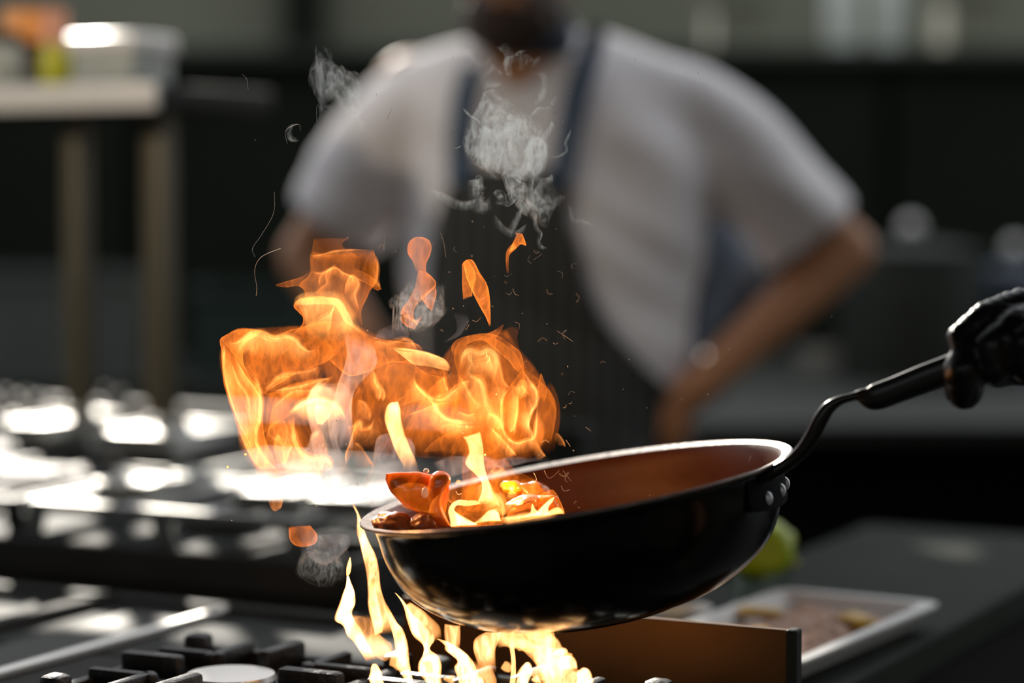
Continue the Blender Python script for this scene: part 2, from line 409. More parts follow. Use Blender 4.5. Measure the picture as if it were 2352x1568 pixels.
def at_shelf(px, vback=.1):
    # point on the shelf board whose image column is px
    o = rk.location; dirx = (px - 1176) / F
    # o + U*u + V*vback ; x = dirx * y
    b = o + V * vback
    u = (dirx * b.y - b.x) / (U.x - dirx * U.y)
    q = b + U * u; return Vector((q.x, q.y, zs))
q = at_shelf(285, .08)
tb = empty('plastic_tub', q, YAW, label='white lidded plastic tub at the right end of the overshelf', cat='tub')
bm = bmesh.new(); box(bm, (0, 0, .022), (.1, .09, .044), bev=.008); obj('body', bm, 'pale', tb)
obj('lid', bm_box((0, 0, .054), (.112, .1, .024), bev=.007), 'white', tb)
def shelf_bottle(px, r, h, m, capm, name, label, cat, vback=.08, capk=.5, z1=.8):
    q = at_shelf(px, vback); e = empty(name, q, label=label, cat=cat)
    bm = bmesh.new(); lathe(bm, [(0, 0), (r * .9, 0), (r, .004), (r, h * z1 * .8), (r * .75, h * z1), (0, h * z1)], 28); obj('body', bm, m, e)
    bm = bmesh.new(); lathe(bm, [(0, h * z1), (r * capk, h * z1), (r * capk * .9, h), (0, h)], 24); obj('cap', bm, capm, e)
shelf_bottle(132, .018, .1, 'bottle_green', 'salmon', 'sauce_bottle', 'yellow-green sauce bottle with a salmon cap beside the tub', 'bottle', .04, .95, .55)
shelf_bottle(70, .036, .105, 'brown_glass', 'orange_jar', 'spice_jar', 'dark jar with an orange lid on the overshelf', 'jar', .1, 1.0, .6)
shelf_bottle(14, .026, .075, 'pale', 'dark_steel', 'spice_jar', 'short grey jar at the left frame edge of the overshelf', 'jar', .05, .9, .8)

# pendant lamp added out of view to brighten the overshelf front
wl = empty('added_lamp', (-1.45, 1.75, 2.05), label='small pendant lamp added left of the frame to brighten the overshelf', cat='lamp')
aim = (Vector((-.62, 3.0, 1.36)) - wl.location).normalized(); ra = aim.to_track_quat('-Z', 'Y').to_matrix().to_4x4()
bm = bmesh.new(); lathe(bm, [(.0, .07), (.03, .068), (.075, .0), (.078, -.004), (.072, -.002), (.026, .06), (0, .062)], 32, ra); obj('shade', bm, 'dark_steel', wl)
bm = bmesh.new(); tube(bm, [(0, 0, .04), (0, 0, .75)], .003); obj('cord', bm, 'iron', wl)
sl = bpy.data.lights.new('added_lamp_bulb', 'SPOT'); so_ = bpy.data.objects.new('added_lamp_bulb', sl); COL.objects.link(so_)
so_.location = wl.location + aim * .02; so_.rotation_euler = aim.to_track_quat('-Z', 'Y').to_euler()
sl.energy = 50; sl.color = (1, .86, .68); sl.spot_size = R(31); sl.spot_blend = .7; sl.shadow_soft_size = .03

# ------------------------------------------------------------------ front hob
hb = empty('gas_hob', (OF.x, OF.y, 0), YAW, label='black enamelled gas hob under the flaming pan', cat='hob')
obj('body', bm_box((-.3, -.535, (ZH - .035) / 2), (1.98, .6, ZH - .035), bev=.004), 'dark_steel', hb, False)
obj('top_plate', bm_box((-.3, -.535, ZH - .0175), (2.0, .61, .035), bev=.006), 'hob', hb, False)
obj('rear_plate', bm_box((-.445, -.1135, ZH - .0175), (1.69, .227, .035), bev=.003), 'hob', hb, False)
obj('rear_body', bm_box((-.445, -.1135, (ZH - .035) / 2), (1.67, .22, ZH - .035), bev=.003), 'dark_steel', hb, False)
def uv(p):
    d = p - OF; return d.x * U.x + d.y * U.y, d.x * V.x + d.y * V.y
# bright lip and steel plate on the left
u0, v0 = uv(G(190, 1503, ZH))
obj('divider_strip', bm_box((u0, -.42, ZH + .004), (.009, .82, .008), bev=.002), 'cap_steel', hb, False)
obj('drip_plate', bm_box((u0 - .05, -.3, ZH + .001), (.07, .5, .003), bev=.001), 'steel_dull', hb, False)
u1, _ = uv(G(60, 1440, ZH))
obj('divider_strip', bm_box((u0 - .14, -.42, ZH + .004), (.02, .82, .012), bev=.003), 'hob', hb, False)
obj('rear_trim', bm_box((-.45, -.012, ZH + .004), (1.7, .02, .008), bev=.002), 'dark_steel', hb, False)
# upright guard along the back edge at the right
ua, va = uv(G(1185, 1500, ZH)); ub, vb = uv(G(1830, 1550, ZH))
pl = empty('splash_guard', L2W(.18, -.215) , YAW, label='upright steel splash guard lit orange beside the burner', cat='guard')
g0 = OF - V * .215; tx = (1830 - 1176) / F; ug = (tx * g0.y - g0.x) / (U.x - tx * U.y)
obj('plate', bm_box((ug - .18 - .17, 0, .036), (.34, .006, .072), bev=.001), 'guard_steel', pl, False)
obj('end_post', bm_box((ug - .18, 0, .0365), (.009, .014, .073), bev=.002), 'dark_steel', pl, False)
# burners and cast iron grates
B0 = G(530, 1552, .9); B0.z = 0
B1 = B0 + U * .225
for i, (bp, mm) in enumerate(((B0, 'iron'), (B1, 'iron_worn'))):
    e = empty('gas_burner', (bp.x, bp.y, ZH), YAW, label=['unlit gas burner with a bright steel cap left of the flames', 'lit gas burner under the black pan'][i], cat='burner')
    bm = bmesh.new(); lathe(bm, [(0, 0), (.062, 0), (.06, .006), (.05, .014), (.044, .026), (0, .026)], 40); obj('head', bm, 'iron', e)
    bm = bmesh.new(); lathe(bm, [(0, .026), (.034, .026), (.0355, .028), (.034, .032), (0, .033)], 40); obj('cap', bm, 'iron' if i else 'cap_steel', e)
    g = empty('cast_iron_grate', (bp.x, bp.y, ZH), YAW, label=['black cast iron grate around the unlit burner', 'worn cast iron grate around the lit burner'][i], cat='grate')
    w = .098
    for k in range(4):
        mx = Matrix.Rotation(k * math.pi / 2, 4, 'Z')
        obj('frame_bar', bm_box((0, w, .022), (2 * w + .012, .012, .016), mx, .003), mm, g)
        for s in (-.5, .5):
            obj('finger', bm_box((s * w * .95, w - .03, .03), (.01, .062, .014), mx, .003), mm, g)
        obj('finger', bm_box((0, w - .025, .032), (.014, .055, .02), mx, .004), mm, g)
        bm = bm_box((w * .97, w * .97, .02), (.02, .02, .04), mx, .005); obj('foot', bm, mm, g)
# right hand counter
cu0, cu1 = .41, .705
ct = empty('side_counter', L2W(0, 0, -ZH), YAW, label='dark stone side counter right of the range', cat='counter')
obj('body', bm_box(((cu0 + cu1) / 2, .345, .4125), (cu1 - cu0 - .03, 1.05, .825), bev=.004), 'cabinet', ct, False)
obj('worktop', bm_box(((cu0 + cu1) / 2, .345, ZH - .0205), (cu1 - cu0, 1.07, .033), bev=.004), 'counter_top', ct, False)
# tray of minced filling
nr, rt = G(1832, 1533, ZH + .016), G(2165, 1390, ZH + .016)
ld = (rt - nr); ll = ld.length; ld.normalize(); sd = Vector((-ld.y, ld.x, 0))
tw = .165
c0 = (nr + rt) / 2 + sd * tw / 2
tr = empty('food_tray', (c0.x, c0.y, ZH - .004), math.atan2(ld.y, ld.x), label='white rectangular tray of minced filling on the side counter', cat='tray')
bm = bmesh.new()
def rrect(w, d, r, z, n=5):
    o = []
    for cx, cy, a0 in ((w - r, d - r, 0), (-w + r, d - r, 90), (-w + r, -d + r, 180), (w - r, -d + r, 270)):
        for k in range(n): a = R(a0 + 90 * k / (n - 1)); o.append(bm.verts.new((cx + r * math.cos(a), cy + r * math.sin(a), z)))
    return o
LL, TT = ll / 2, tw / 2
rings = [rrect(LL - .02, TT - .02, .012, 0), rrect(LL - .006, TT - .006, .015, .019), rrect(LL, TT, .016, .02), rrect(LL, TT, .016, .023), rrect(LL - .012, TT - .012, .014, .023), rrect(LL - .024, TT - .024, .012, .003)]
for a, b in zip(rings, rings[1:]):
    for i in range(len(a)): j = (i + 1) % len(a); bm.faces.new((a[i], a[j], b[j], b[i]))
bm.faces.new(rings[0][::-1]); bm.faces.new(rings[-1])
obj('tray_body', bm, 'white', tr)
bm = bmesh.new()
nx, ny = 44, 22; gv = []
for i in range(nx):
    for j in range(ny):
        x = (-1 + 2 * i / (nx - 1)) * (LL - .026); y = (-1 + 2 * j / (ny - 1)) * (TT - .026)
        e_ = min(1, 4 * (1 - abs(2 * i / (nx - 1) - 1))) * min(1, 4 * (1 - abs(2 * j / (ny - 1) - 1)))
        z = .006 + e_ * (.011 + .008 * noise.noise(Vector((x * 40, y * 40, 3))) + .004 * noise.noise(Vector((x * 150, y * 150, 1))))
        gv.append(bm.verts.new((x, y, z)))
for i in range(nx - 1):
    for j in range(ny - 1): bm.faces.new((gv[i * ny + j], gv[(i + 1) * ny + j], gv[(i + 1) * ny + j + 1], gv[i * ny + j + 1]))
obj('filling', bm, 'meat', tr, kind='stuff', label='heap of browned minced filling')
for k, (a, b) in enumerate(((-.3, .1), (.35, -.5), (.3, .62))):
    bm = bmesh.new(); ball(bm, (a * LL, b * TT, .02), .016, (1.4, .8, .35), Matrix.Rotation(k, 3, 'Z'), 14)
    for v_ in bm.verts: v_.co += .003 * noise.noise_vector(v_.co * 60)
    obj('pepper_piece', bm, 'yellow_food', tr)
# small white dish and lime behind the pan
q = G(1560, 1400, ZH); q.z = ZH - .004
q = OF + U * .475 + V * .13; q.z = ZH - .004
ds = empty('small_dish', q, label='small white dish behind the black pan beside the food tray', cat='dish')
bm = bmesh.new(); lathe(bm, [(0, 0), (.022, 0), (.034, .018), (.036, .02), (.033, .02), (.022, .004), (0, .004)], 32); obj('bowl', bm, 'white', ds)
bm = bmesh.new(); lathe(bm, [(0, .004), (.026, .012), (.0, .015)], 24); obj('sauce', bm, 'yellow_food', ds)
q = P(1748, 1262, 2.38)
lm = bmesh.new(); lathe(lm, [(0, -.036), (.006, -.034), (.018, -.029), (.028, -.016), (.031, 0), (.028, .016), (.018, .028), (.007, .033), (.004, .036), (0, .036)], 32, Matrix.Rotation(R(68), 4, 'Y'))
cupz = ZH - .004
lo = empty('lime', q, label='bright green lime in a glass behind the right side of the pan', cat='fruit')
obj('peel', lm, 'lime', lo)
bm = bmesh.new(); ball(bm, (.034, 0, -.013), .004, seg=8); obj('stem_scar', bm, 'bottle_green', lo)
cp = empty('glass_cup', (q.x, q.y, cupz), label='small clear glass cup holding the lime', cat='cup')
hc = q.z - .024 - cupz
bm = bmesh.new(); lathe(bm, [(0, 0), (.026, 0), (.032, hc + .006), (.03, hc + .006), (.024, .004), (0, .004)], 32); obj('glass', bm, 'glass', cp)

# ------------------------------------------------------------------ black pan
PC = P(1322, 1112, 1.8)
vd = (PC - Vector((0, 0, CAM_Z))).normalized()
PM = Matrix.Translation(PC) @ Matrix.Rotation(R(-10.0), 4, vd)
if (PM.to_3x3() @ Vector((1, 0, 0))).z < 0: PM = Matrix.Translation(PC) @ Matrix.Rotation(R(10.0), 4, vd)
k_ = 1.8 / F
pan = bpy.data.objects.new('wok_pan', None); COL.objects.link(pan); pan.matrix_world = PM
tag(pan, 'deep black wok pan tilted over the burner, full of flames', 'pan')
out = [(500, -4), (478, -16), (470, -40), (462, -95), (448, -138), (425, -180), (395, -212), (350, -245), (290, -275), (220, -293), (190, -298), (180, -303), (0, -303)]
inn = [(0, -292), (180, -290), (285, -263), (345, -233), (388, -202), (416, -172), (438, -132), (452, -92), (460, -40), (468, -14), (476, -3)]
def sp(pr, n): return [(max(0, a * k_), b * k_) for a, b in spline(pr, n)]
bm = bmesh.new(); lathe(bm, sp(out, 40), 96); obj('outer_wall', bm, 'pan_out', pan)
bm = bmesh.new(); lathe(bm, sp(inn, 36), 96); obj('inner_wall', bm, 'pan_in', pan)
bm = bmesh.new(); lathe(bm, [(a * k_, b * k_) for a, b in ((476, -3), (488, 0), (500, 3), (503, 1), (503, -3), (500, -5), (485, -12), (476, -16))], 128); obj('rim', bm, 'pan_rim', pan)
# handle, laid out in the pan's frame from its image outline
PMi = PM.inverted()
def HP(px, py, D): return P(px, py, D)
hd = lambda px: 1.8 - .085 - (px - 1790) * .00011
ctr = [(1745, 1100), (1775, 1085), (1812, 1062), (1842, 1035), (1866, 1000), (1884, 965), (1904, 936), (1930, 919), (1960, 911), (1990, 905)]
wid = [20, 26, 24, 27, 30, 30, 25, 18, 15, 14]
bm = bmesh.new()
pp = spline([(a, b, c) for (a, b), c in zip(ctr, wid)], 40)
pts = [PMi @ HP(a, b, hd(a)) for a, b, c in pp]
tube(bm, pts, [c * k_ * .6 for a, b, c in pp], 12, flat=(.7, .95), up=Vector((0, 0, 1)))
obj('handle_stem', bm, 'pan_steel', pan)
bm = bmesh.new()
ctr2 = [(1950, 909, 5), (1962, 908, 8), (1978, 909, 16), (1998, 913, 26), (2020, 909, 29), (2060, 894, 29), (2120, 870, 30), (2180, 847, 30), (2260, 814, 30), (2340, 782, 30), (2420, 748, 28), (2450, 736, 20), (2462, 731, 6)]
pp = spline(ctr2, 60)
pts = [PMi @ HP(a, b, hd(a)) for a, b, c in pp]
tube(bm, pts, [c * k_ for a, b, c in pp], 20, flat=(.5, 1.0), up=Vector((0, 0, 1)))
obj('handle_grip', bm, 'handle', pan)
bm = bmesh.new()   # riveted bracket following the wall
seg = 18
vv = []
for i in range(seg):
    a = R(-41 + 44 * i / (seg - 1)); e_ = .72 + .28 * math.sin(math.pi * i / (seg - 1))
    vv.append([bm.verts.new((rr * k_ * math.cos(a), rr * k_ * math.sin(a), zz * k_)) for (rr, zz) in ((470, -22), (476, -24), (474, -40 - 66 * e_), (468, -42 - 66 * e_), (455, -60))])
for a, b_ in zip(vv, vv[1:]):
    for i in range(5): j = (i + 1) % 5; bm.faces.new((a[i], b_[i], b_[j], a[j]))
bm.faces.new(vv[0]); bm.faces.new(vv[-1][::-1])
obj('bracket', bm, 'bracket_black', pan, False)
for a in (-31, -19, -7):
    d = Vector((math.cos(R(a)), math.sin(R(a)), 0))
    bm = bmesh.new(); ball(bm, d * 471 * k_ + Vector((0, 0, -74 * k_)), 13 * k_, (1, 1, 1.25), seg=16)
    obj('rivet', bm, 'rivet', pan)

# ------------------------------------------------------------------ people
def face(bm, c, r, yaw=0.0, ears=True):
    rot = Matrix.Rotation(yaw, 3, 'Z')
    def at(x, y, z): return c + rot @ Vector((x, y, z)) * r
    ball(bm, at(0, 0, .12), r * .96, (.82, 1.0, 1.12), rot, 20)
    ball(bm, at(0, -.3, -.62), r * .55, (.95, .9, .85), rot)
    capsule(bm, at(0, -.92, .1), at(0, -1.16, -.28), r * .09, r * .17, 3)      # nose
    for s in (-1, 1):
        ball(bm, at(s * .84, .05, 0), r * .25, (.3, .6, 1), rot, 10)           # ear
        ball(bm, at(s * .34, -.86, .16), r * .14, seg=10)                      # eye ball in lid
        capsule(bm, at(s * .15, -.93, .33), at(s * .55, -.84, .34), r * .1, r * .07, 3)
    capsule(bm, at(-.2, -.93, -.55), at(.2, -.93, -.55), r * .1, r * .1, 3)     # lips
def body(J, k=1.0, head=True, voxel=.011):
    bm = bmesh.new()
    if head: face(bm, J['head'], .1 * k, J.get('yaw', 0))
    capsule(bm, J['neck'], J['head'] + Vector((0, .02, -.05)), .058, .055, 4)
    ch, hip = J['chest'], J['hip']
    ball(bm, ch, .17, (1.0, .62, .95)); ball(bm, ch.lerp(hip, .35), .15, (1, .66, 1.1)); ball(bm, ch.lerp(hip, .7), .145, (1, .66, 1)); ball(bm, hip, .165, (1.02, .68, .85))
    for s in 'rl':
        sh, el, wr = J[s + 'sh'], J[s + 'el'], J[s + 'wr']
        capsule(bm, ch + Vector((0, 0, .1)), sh, .08, .062, 4)
        capsule(bm, sh, el, .056, .042, 6); capsule(bm, el, wr, .044, .028, 6)
        kn, an = J[s + 'kn'], J[s + 'an']
        hj = hip + Vector(((-.085 if s == 'r' else .085) * (1 if J.get('face', -1) < 0 else -1), 0, -.06))
        capsule(bm, hj, kn, .085, .056, 6); capsule(bm, kn, an, .056, .038, 6)
        ball(bm, an + Vector((0, -.05, -.045)), .045, (.9, 2.4, .8))
    return bm
def hand(bm, w, d, up, size=1.0, curl=.5, side=1):
    """five-fingered hand from wrist w, pointing d, back of the hand facing up"""
    d = d.normalized(); up = (up - d * up.dot(d)).normalized(); s = d.cross(up) * side
    pc = w + d * .048 * size
    for k in (-1, 0, 1): capsule(bm, w + s * k * .014 * size, w + d * .085 * size + s * k * .024 * size, .016 * size, .015 * size, 4)
    for k, L in zip((-1.5, -.5, .5, 1.5), (.066, .076, .08, .07)):
        a = w + d * .088 * size + s * k * .02 * size; dd = d
        for q, fr in enumerate((.45, .32, .23)):
            dd = (dd - up * curl * (.6 + .3 * q)).normalized(); b = a + dd * L * fr * size
            capsule(bm, a, b, (.0095 - q * .001) * size, (.0087 - q * .001) * size, 3); a = b
    a = w + d * .03 * size + s * .03 * size
    b = a + (d * .7 + s * .7 - up * .2).normalized() * .036 * size; c = b + (d * .95 + s * .15 - up * .35).normalized() * .03 * size
    capsule(bm, a, b, .014 * size, .011 * size, 3); capsule(bm, b, c, .011 * size, .009 * size, 3)
DM = 3.5
Q = lambda px, py, dd=0: P(px, py, DM + dd)
J = dict(head=Q(1185, -70, -.07), neck=Q(1215, 150, .02), chest=Q(1290, 400, .02), hip=Q(1330, 1080, .02), yaw=R(-6),
         rsh=Q(950, 215, .03), rel=Q(706, 590, .07), rwr=Q(905, 880, -.06),
         lsh=Q(1590, 250, .03), lel=Q(1945, 575, .07), lwr=Q(1585, 905, -.06))
J['rkn'] = Vector((J['hip'].x - .1, 3.46, .5)); J['ran'] = Vector((J['hip'].x - .11, 3.52, .085))
J['lkn'] = Vector((J['hip'].x + .1, 3.46, .5)); J['lan'] = Vector((J['hip'].x + .13, 3.52, .085))
cook = empty('person', (J['hip'].x, 3.5, 0), label='cook in a white shirt and striped dark apron standing with hands on hips', cat='person')
bm = body(J)
hand(bm, J['rwr'], Vector((.75, -.1, -.5)), Vector((-.2, -.9, .3)), 1.0, .35, 1)
hand(bm, J['lwr'], Vector((-.75, -.1, -.45)), Vector((.2, -.9, .3)), 1.0, .35, -1)
bm = fuse(bm, .009, 3)
obj('body', bm, 'skin', cook, world=True)
# trousers
bm = bmesh.new(); hp = J['hip']
ball(bm, hp + Vector((0, 0, -.02)), .185, (1.04, .72, .8))
for s, sx in (('r', -1), ('l', 1)):
    hj = hp + Vector((sx * .085, 0, -.07)); capsule(bm, hj, J[s + 'kn'], .105, .078); tube(bm, [J[s + 'kn'], J[s + 'an'] + Vector((0, 0, .03))], [.078, .068], 14)
obj('trousers', fuse(bm, .013, 3), 'sleeve', cook, world=True)
for s in 'rl':
    bm = bmesh.new(); a = J[s + 'an']; ball(bm, (a.x, a.y - .06, .045), .05, (.95, 2.75, .9)); ball(bm, (a.x, a.y + .01, .075), .05, (.95, 1.1, 1.1))
    for v_ in bm.verts: v_.co.z = max(v_.co.z, .002)
    obj('shoe', fuse(bm, .01, 3), 'sleeve', cook, world=True)
# shirt
bm = bmesh.new()
rows = [(80, 1095, 1400, .055), (95, 1040, 1450, .065), (118, 980, 1520, .08), (150, 930, 1590, .095), (210, 905, 1630, .11), (330, 915, 1650, .125), (430, 918, 1648, .13), (540, 922, 1630, .135), (650, 930, 1610, .135), (760, 950, 1590, .135), (860, 980, 1565, .135), (960, 1000, 1545, .135), (1080, 1010, 1550, .14)]
prev = None
for (py, xl, xr, dp) in rows:
    a, b = Q(xl, py), Q(xr, py); c = (a + b) / 2; w = (b - a).length / 2
    ring = [bm.verts.new(c + Vector((w * math.cos(t) * (1 if True else 1), dp * math.sin(t), 0))) for t in [2 * math.pi * i / 28 for i in range(28)]]
    if prev:
        for i in range(28): bm.faces.new((prev[i], prev[(i + 1) % 28], ring[(i + 1) % 28], ring[i]))
    else: bm.faces.new(ring[::-1])
    prev = ring
bm.faces.new(prev)
u_ = k35 = DM / F
for pts, rr in (([(1040, 190), (975, 225), (905, 310), (830, 410), (765, 520)], [.055, .07, .078, .08, .076]),
                ([(1480, 200), (1560, 250), (1665, 345), (1775, 445), (1862, 545)], [.055, .075, .085, .084, .083])):
    P3 = [Q(x, y, .0 + .012 * i) for i, (x, y) in enumerate(pts)]
    s3 = [Vector(p) for p in spline([tuple(p) for p in P3], 14)]
    r3 = [x[0] for x in spline([(r,) for r in rr], 14)]
    tube(bm, s3, r3, 20, up=Vector((0, 1, 0)))
bm = fuse(bm, .011, 5)
for v_ in bm.verts:      # cloth folds
    p = v_.co
    n1 = noise.noise(Vector((p.x * 9 + p.z * 6, p.y * 3, p.z * 5 - p.x * 4)))
    n2 = noise.noise(Vector((p.x * 5, p.y * 3, p.z * 22 + p.x * 12)))
    v_.co += v_.normal * (.012 * n1 + .007 * n2)
shirt = bm.copy()
obj('shirt', bm, 'shirt', cook, world=True)
bvh = BVHTree.FromBMesh(shirt)
def drape(cols_rows, off, th, name, m, parent, nx=16):
    """cloth laid on the shirt: rows of (y, xleft, xright) in image columns at the cook's distance"""
    bm = bmesh.new(); o = Vector((0, 0, CAM_Z)); last = DM - .14; G_ = []
    rows = spline(cols_rows, max(4, int((cols_rows[-1][0] - cols_rows[0][0]) / 18)))
    for (py, xl, xr) in rows:
        r = []
        for i in range(nx + 1):
            px = xl + (xr - xl) * i / nx
            d = (P(px, py, 3.0) - o).normalized(); h = bvh.ray_cast(o, d)
            if h[0] is not None: last = h[0].y
            t = (last - off - .0) / d.y
            r.append(o + d * t)
        G_.append(r)
    for _ in range(3):   # let the cloth bridge small folds
        for a in range(1, len(G_) - 1):
            for i in range(nx + 1):
                avg = (G_[a - 1][i].y + G_[a + 1][i].y) / 2
                f = min(G_[a][i].y, (G_[a][i].y + avg) / 2) / G_[a][i].y
                G_[a][i] = o + (G_[a][i] - o) * f
    f_ = [[bm.verts.new(p) for p in r] for r in G_]; b_ = [[bm.verts.new(p + Vector((0, th, 0))) for p in r] for r in G_]
    n, k = len(G_), nx + 1
    for a in range(n - 1):
        for i in range(k - 1):
            bm.faces.new((f_[a][i], f_[a][i + 1], f_[a + 1][i + 1], f_[a + 1][i])); bm.faces.new((b_[a][i], b_[a + 1][i], b_[a + 1][i + 1], b_[a][i + 1]))
        for i in (0, k - 1): bm.faces.new((f_[a][i], f_[a + 1][i], b_[a + 1][i], b_[a][i]))
    for a in (0, n - 1):
        for i in range(k - 1): bm.faces.new((f_[a][i], f_[a][i + 1], b_[a][i + 1], b_[a][i]))
    obj(name, bm, m, parent, world=True)
drape([(385, 1050, 1300), (430, 1030, 1305), (500, 1000, 1308), (600, 985, 1335), (680, 975, 1362), (760, 970, 1405), (830, 968, 1470), (900, 968, 1540), (1000, 960, 1560), (1150, 955, 1575), (1500, 950, 1590), (1900, 950, 1600)], .016, .004, 'apron', 'apron', cook, 40)
drape([(60, 1348, 1392), (120, 1330, 1382), (200, 1300, 1358), (300, 1280, 1332), (420, 1262, 1312)], .02, .006, 'apron_strap', 'denim', cook, 4)
drape([(150, 1062, 1100), (220, 1040, 1082), (320, 1030, 1076), (420, 1028, 1078)], .02, .006, 'apron_strap', 'denim', cook, 4)
drape([(92, 1105, 1300), (130, 1115, 1275), (165, 1140, 1235), (195, 1165, 1200)], .006, .004, 'throat', 'skin', cook, 8)
# apron tie behind the waist, widened to block sun from the forearm
bm = bmesh.new()
rows = spline([(500, 1560, 1680), (580, 1550, 1735), (660, 1530, 1775), (740, 1510, 1750), (820, 1500, 1720), (930, 1490, 1640)], 16)
fr = [[bm.verts.new(Q(xl + (xr - xl) * i / 8, y, .13 + .012 * math.sin(i * 1.9 + y * .02) + dd)) for i in range(9)] for (y, xl, xr) in rows for dd in (0,)]
bk = [[bm.verts.new(v.co + Vector((0, .006, 0))) for v in r] for r in fr]
for a in range(15):
    for i in range(8):
        bm.faces.new((fr[a][i], fr[a][i + 1], fr[a + 1][i + 1], fr[a + 1][i])); bm.faces.new((bk[a][i], bk[a + 1][i], bk[a + 1][i + 1], bk[a][i + 1]))
    for i in (0, 8): bm.faces.new((fr[a][i], fr[a + 1][i], bk[a + 1][i], bk[a][i]))
obj('apron_tie', bm, 'bluecloth', cook, world=True)
# neckline: darker skin of throat comes from the body; cloth mask pulled under the chin
bm = bmesh.new()
ball(bm, Q(1245, 100, -.1), .045, (1.1, .75, .5)); ball(bm, Q(1225, 70, -.08), .06, (1.05, .9, .5))
obj('chin_mask', fuse(bm, .008, 3), 'mask', cook, world=True)
bm = bmesh.new()
h_ = J['head']
ball(bm, h_ + Vector((0, -.02, -.07)), .082, (.95, 1, .72)); bm = fuse(bm, .007, 2)
for v_ in bm.verts: v_.co += v_.normal * .006 * noise.noise(v_.co * 60)
obj('beard', bm, 'hair', cook, world=True)
bm = bmesh.new(); ball(bm, h_ + Vector((0, .018, .045)), .104, (.88, 1.02, .98))
obj('hair', bm, 'hair', cook, world=True)
bm = bmesh.new()
for s in (-1, 1):
    ball(bm, h_ + Vector((s * .034, -.094, .016)), .011, seg=12)
obj('eye', bm, 'pale', cook, world=True)

# second cook: stands right of the frame and holds the pan; only the gloved hand is in view
HD = 1.69
H = lambda px, py, dd=0: P(px, py, HD + dd)
wr = H(2560, 700, .04)
J2 = dict(head=Vector((1.18, 1.25, 1.6)), neck=Vector((1.18, 1.3, 1.44)), chest=Vector((1.18, 1.3, 1.25)), hip=Vector((1.18, 1.3, .93)), yaw=R(-75),
          rsh=Vector((1.1, 1.47, 1.4)), rel=Vector((.86, 1.62, 1.17)), rwr=wr, lsh=Vector((1.16, 1.12, 1.4)), lel=Vector((1.2, 1.02, 1.12)), lwr=Vector((1.05, .98, .93)),
          rkn=Vector((1.12, 1.36, .5)), ran=Vector((1.18, 1.38, .085)), lkn=Vector((1.12, 1.2, .5)), lan=Vector((1.18, 1.2, .085)))
c2 = empty('person', (1.18, 1.3, 0), label='second cook in black at the right edge gripping the pan handle', cat='person')
bm = body(J2); hand(bm, J2['lwr'], Vector((-.3, 0, -1)), Vector((0, -1, 0)), 1, .3, 1)
obj('body', fuse(bm, .013, 2), 'skin', c2, world=True)
bm = bmesh.new(); ch, hp = J2['chest'], J2['hip']
ball(bm, ch, .2, (.75, 1.0, .98)); ball(bm, ch.lerp(hp, .5), .18, (.75, 1, 1.1)); ball(bm, hp, .19, (.75, 1, .9))
for s in 'rl':
    sh, el, w_ = J2[s + 'sh'], J2[s + 'el'], J2[s + 'wr']
    capsule(bm, ch + Vector((0, 0, .1)), sh, .09, .078, 4); capsule(bm, sh, el, .075, .062); tube(bm, [el, el.lerp(w_, .55)], [.062, .05], 14)
obj('shirt', fuse(bm, .013, 3), 'sleeve', c2, world=True)
bm = bmesh.new()
for s, sy in (('r', 1), ('l', -1)):
    capsule(bm, hp + Vector((0, sy * .08, -.06)), J2[s + 'kn'], .11, .08); tube(bm, [J2[s + 'kn'], J2[s + 'an']], [.08, .07], 14)
obj('trousers', fuse(bm, .014, 2), 'cabinet', c2, world=True)
for s in 'rl':
    bm = bmesh.new(); a = J2[s + 'an']; ball(bm, (a.x - .05, a.y, .045), .05, (2.6, .95, .9)); ball(bm, (a.x, a.y, .075), .05, (1.1, .95, 1.1))
    for v_ in bm.verts: v_.co.z = max(v_.co.z, .002)
    obj('shoe', fuse(bm, .011, 2), 'sleeve', c2, world=True)
bm = bmesh.new(); ball(bm, J2['head'] + Vector((.015, 0, .045)), .106, (1.02, .9, .98)); obj('hair', bm, 'hair', c2, world=True)
# the glove, five fingers closed over the grip
bm = bmesh.new()
def chain(pts, rr):
    q = [H(*p) for p in pts]
    for a, b, r0, r1 in zip(q, q[1:], rr, rr[1:]): capsule(bm, a, b, r0, r1, 5)
f_ = 1.69 / F
# back of hand and palm mass
for a, b, r0, r1 in (((2330, 735, .012), (2560, 700, .04), 54, 66), ((2400, 800, .0), (2560, 740, .04), 58, 66), ((2345, 790, .035), (2500, 740, .05), 48, 60), ((2450, 720, .01), (2620, 690, .045), 62, 78)):
    capsule(bm, H(*a), H(*b), r0 * f_, r1 * f_, 6)
chain([(2345, 698, .0), (2262, 726, -.018), (2202, 775, -.026), (2214, 800, -.03)], [38 * f_, 34 * f_, 29 * f_, 28 * f_])
chain([(2225, 800, -.026), (2208, 850, -.034), (2213, 896, -.018)], [34 * f_, 41 * f_, 44 * f_])
capsule(bm, H(2290, 830, -.012), H(2470, 815, -.012), 56 * f_, 60 * f_, 6)
chain([(2400, 715, -.004), (2330, 745, -.026), (2272, 792, -.036), (2284, 850, -.034), (2292, 862, -.01)], [38 * f_, 35 * f_, 34 * f_, 32 * f_, 28 * f_])
chain([(2450, 725, -.006), (2395, 740, -.028), (2345, 785, -.038), (2352, 842, -.034), (2360, 858, -.01)], [38 * f_, 36 * f_, 34 * f_, 32 * f_, 28 * f_])
chain([(2500, 740, -.004), (2455, 755, -.026), (2415, 795, -.034), (2420, 840, -.03), (2426, 852, -.01)], [36 * f_, 32 * f_, 30 * f_, 28 * f_, 25 * f_])
chain([(2440, 690, .03), (2350, 730, .048), (2262, 775, .046), (2215, 800, .034)], [40 * f_, 38 * f_, 34 * f_, 30 * f_])
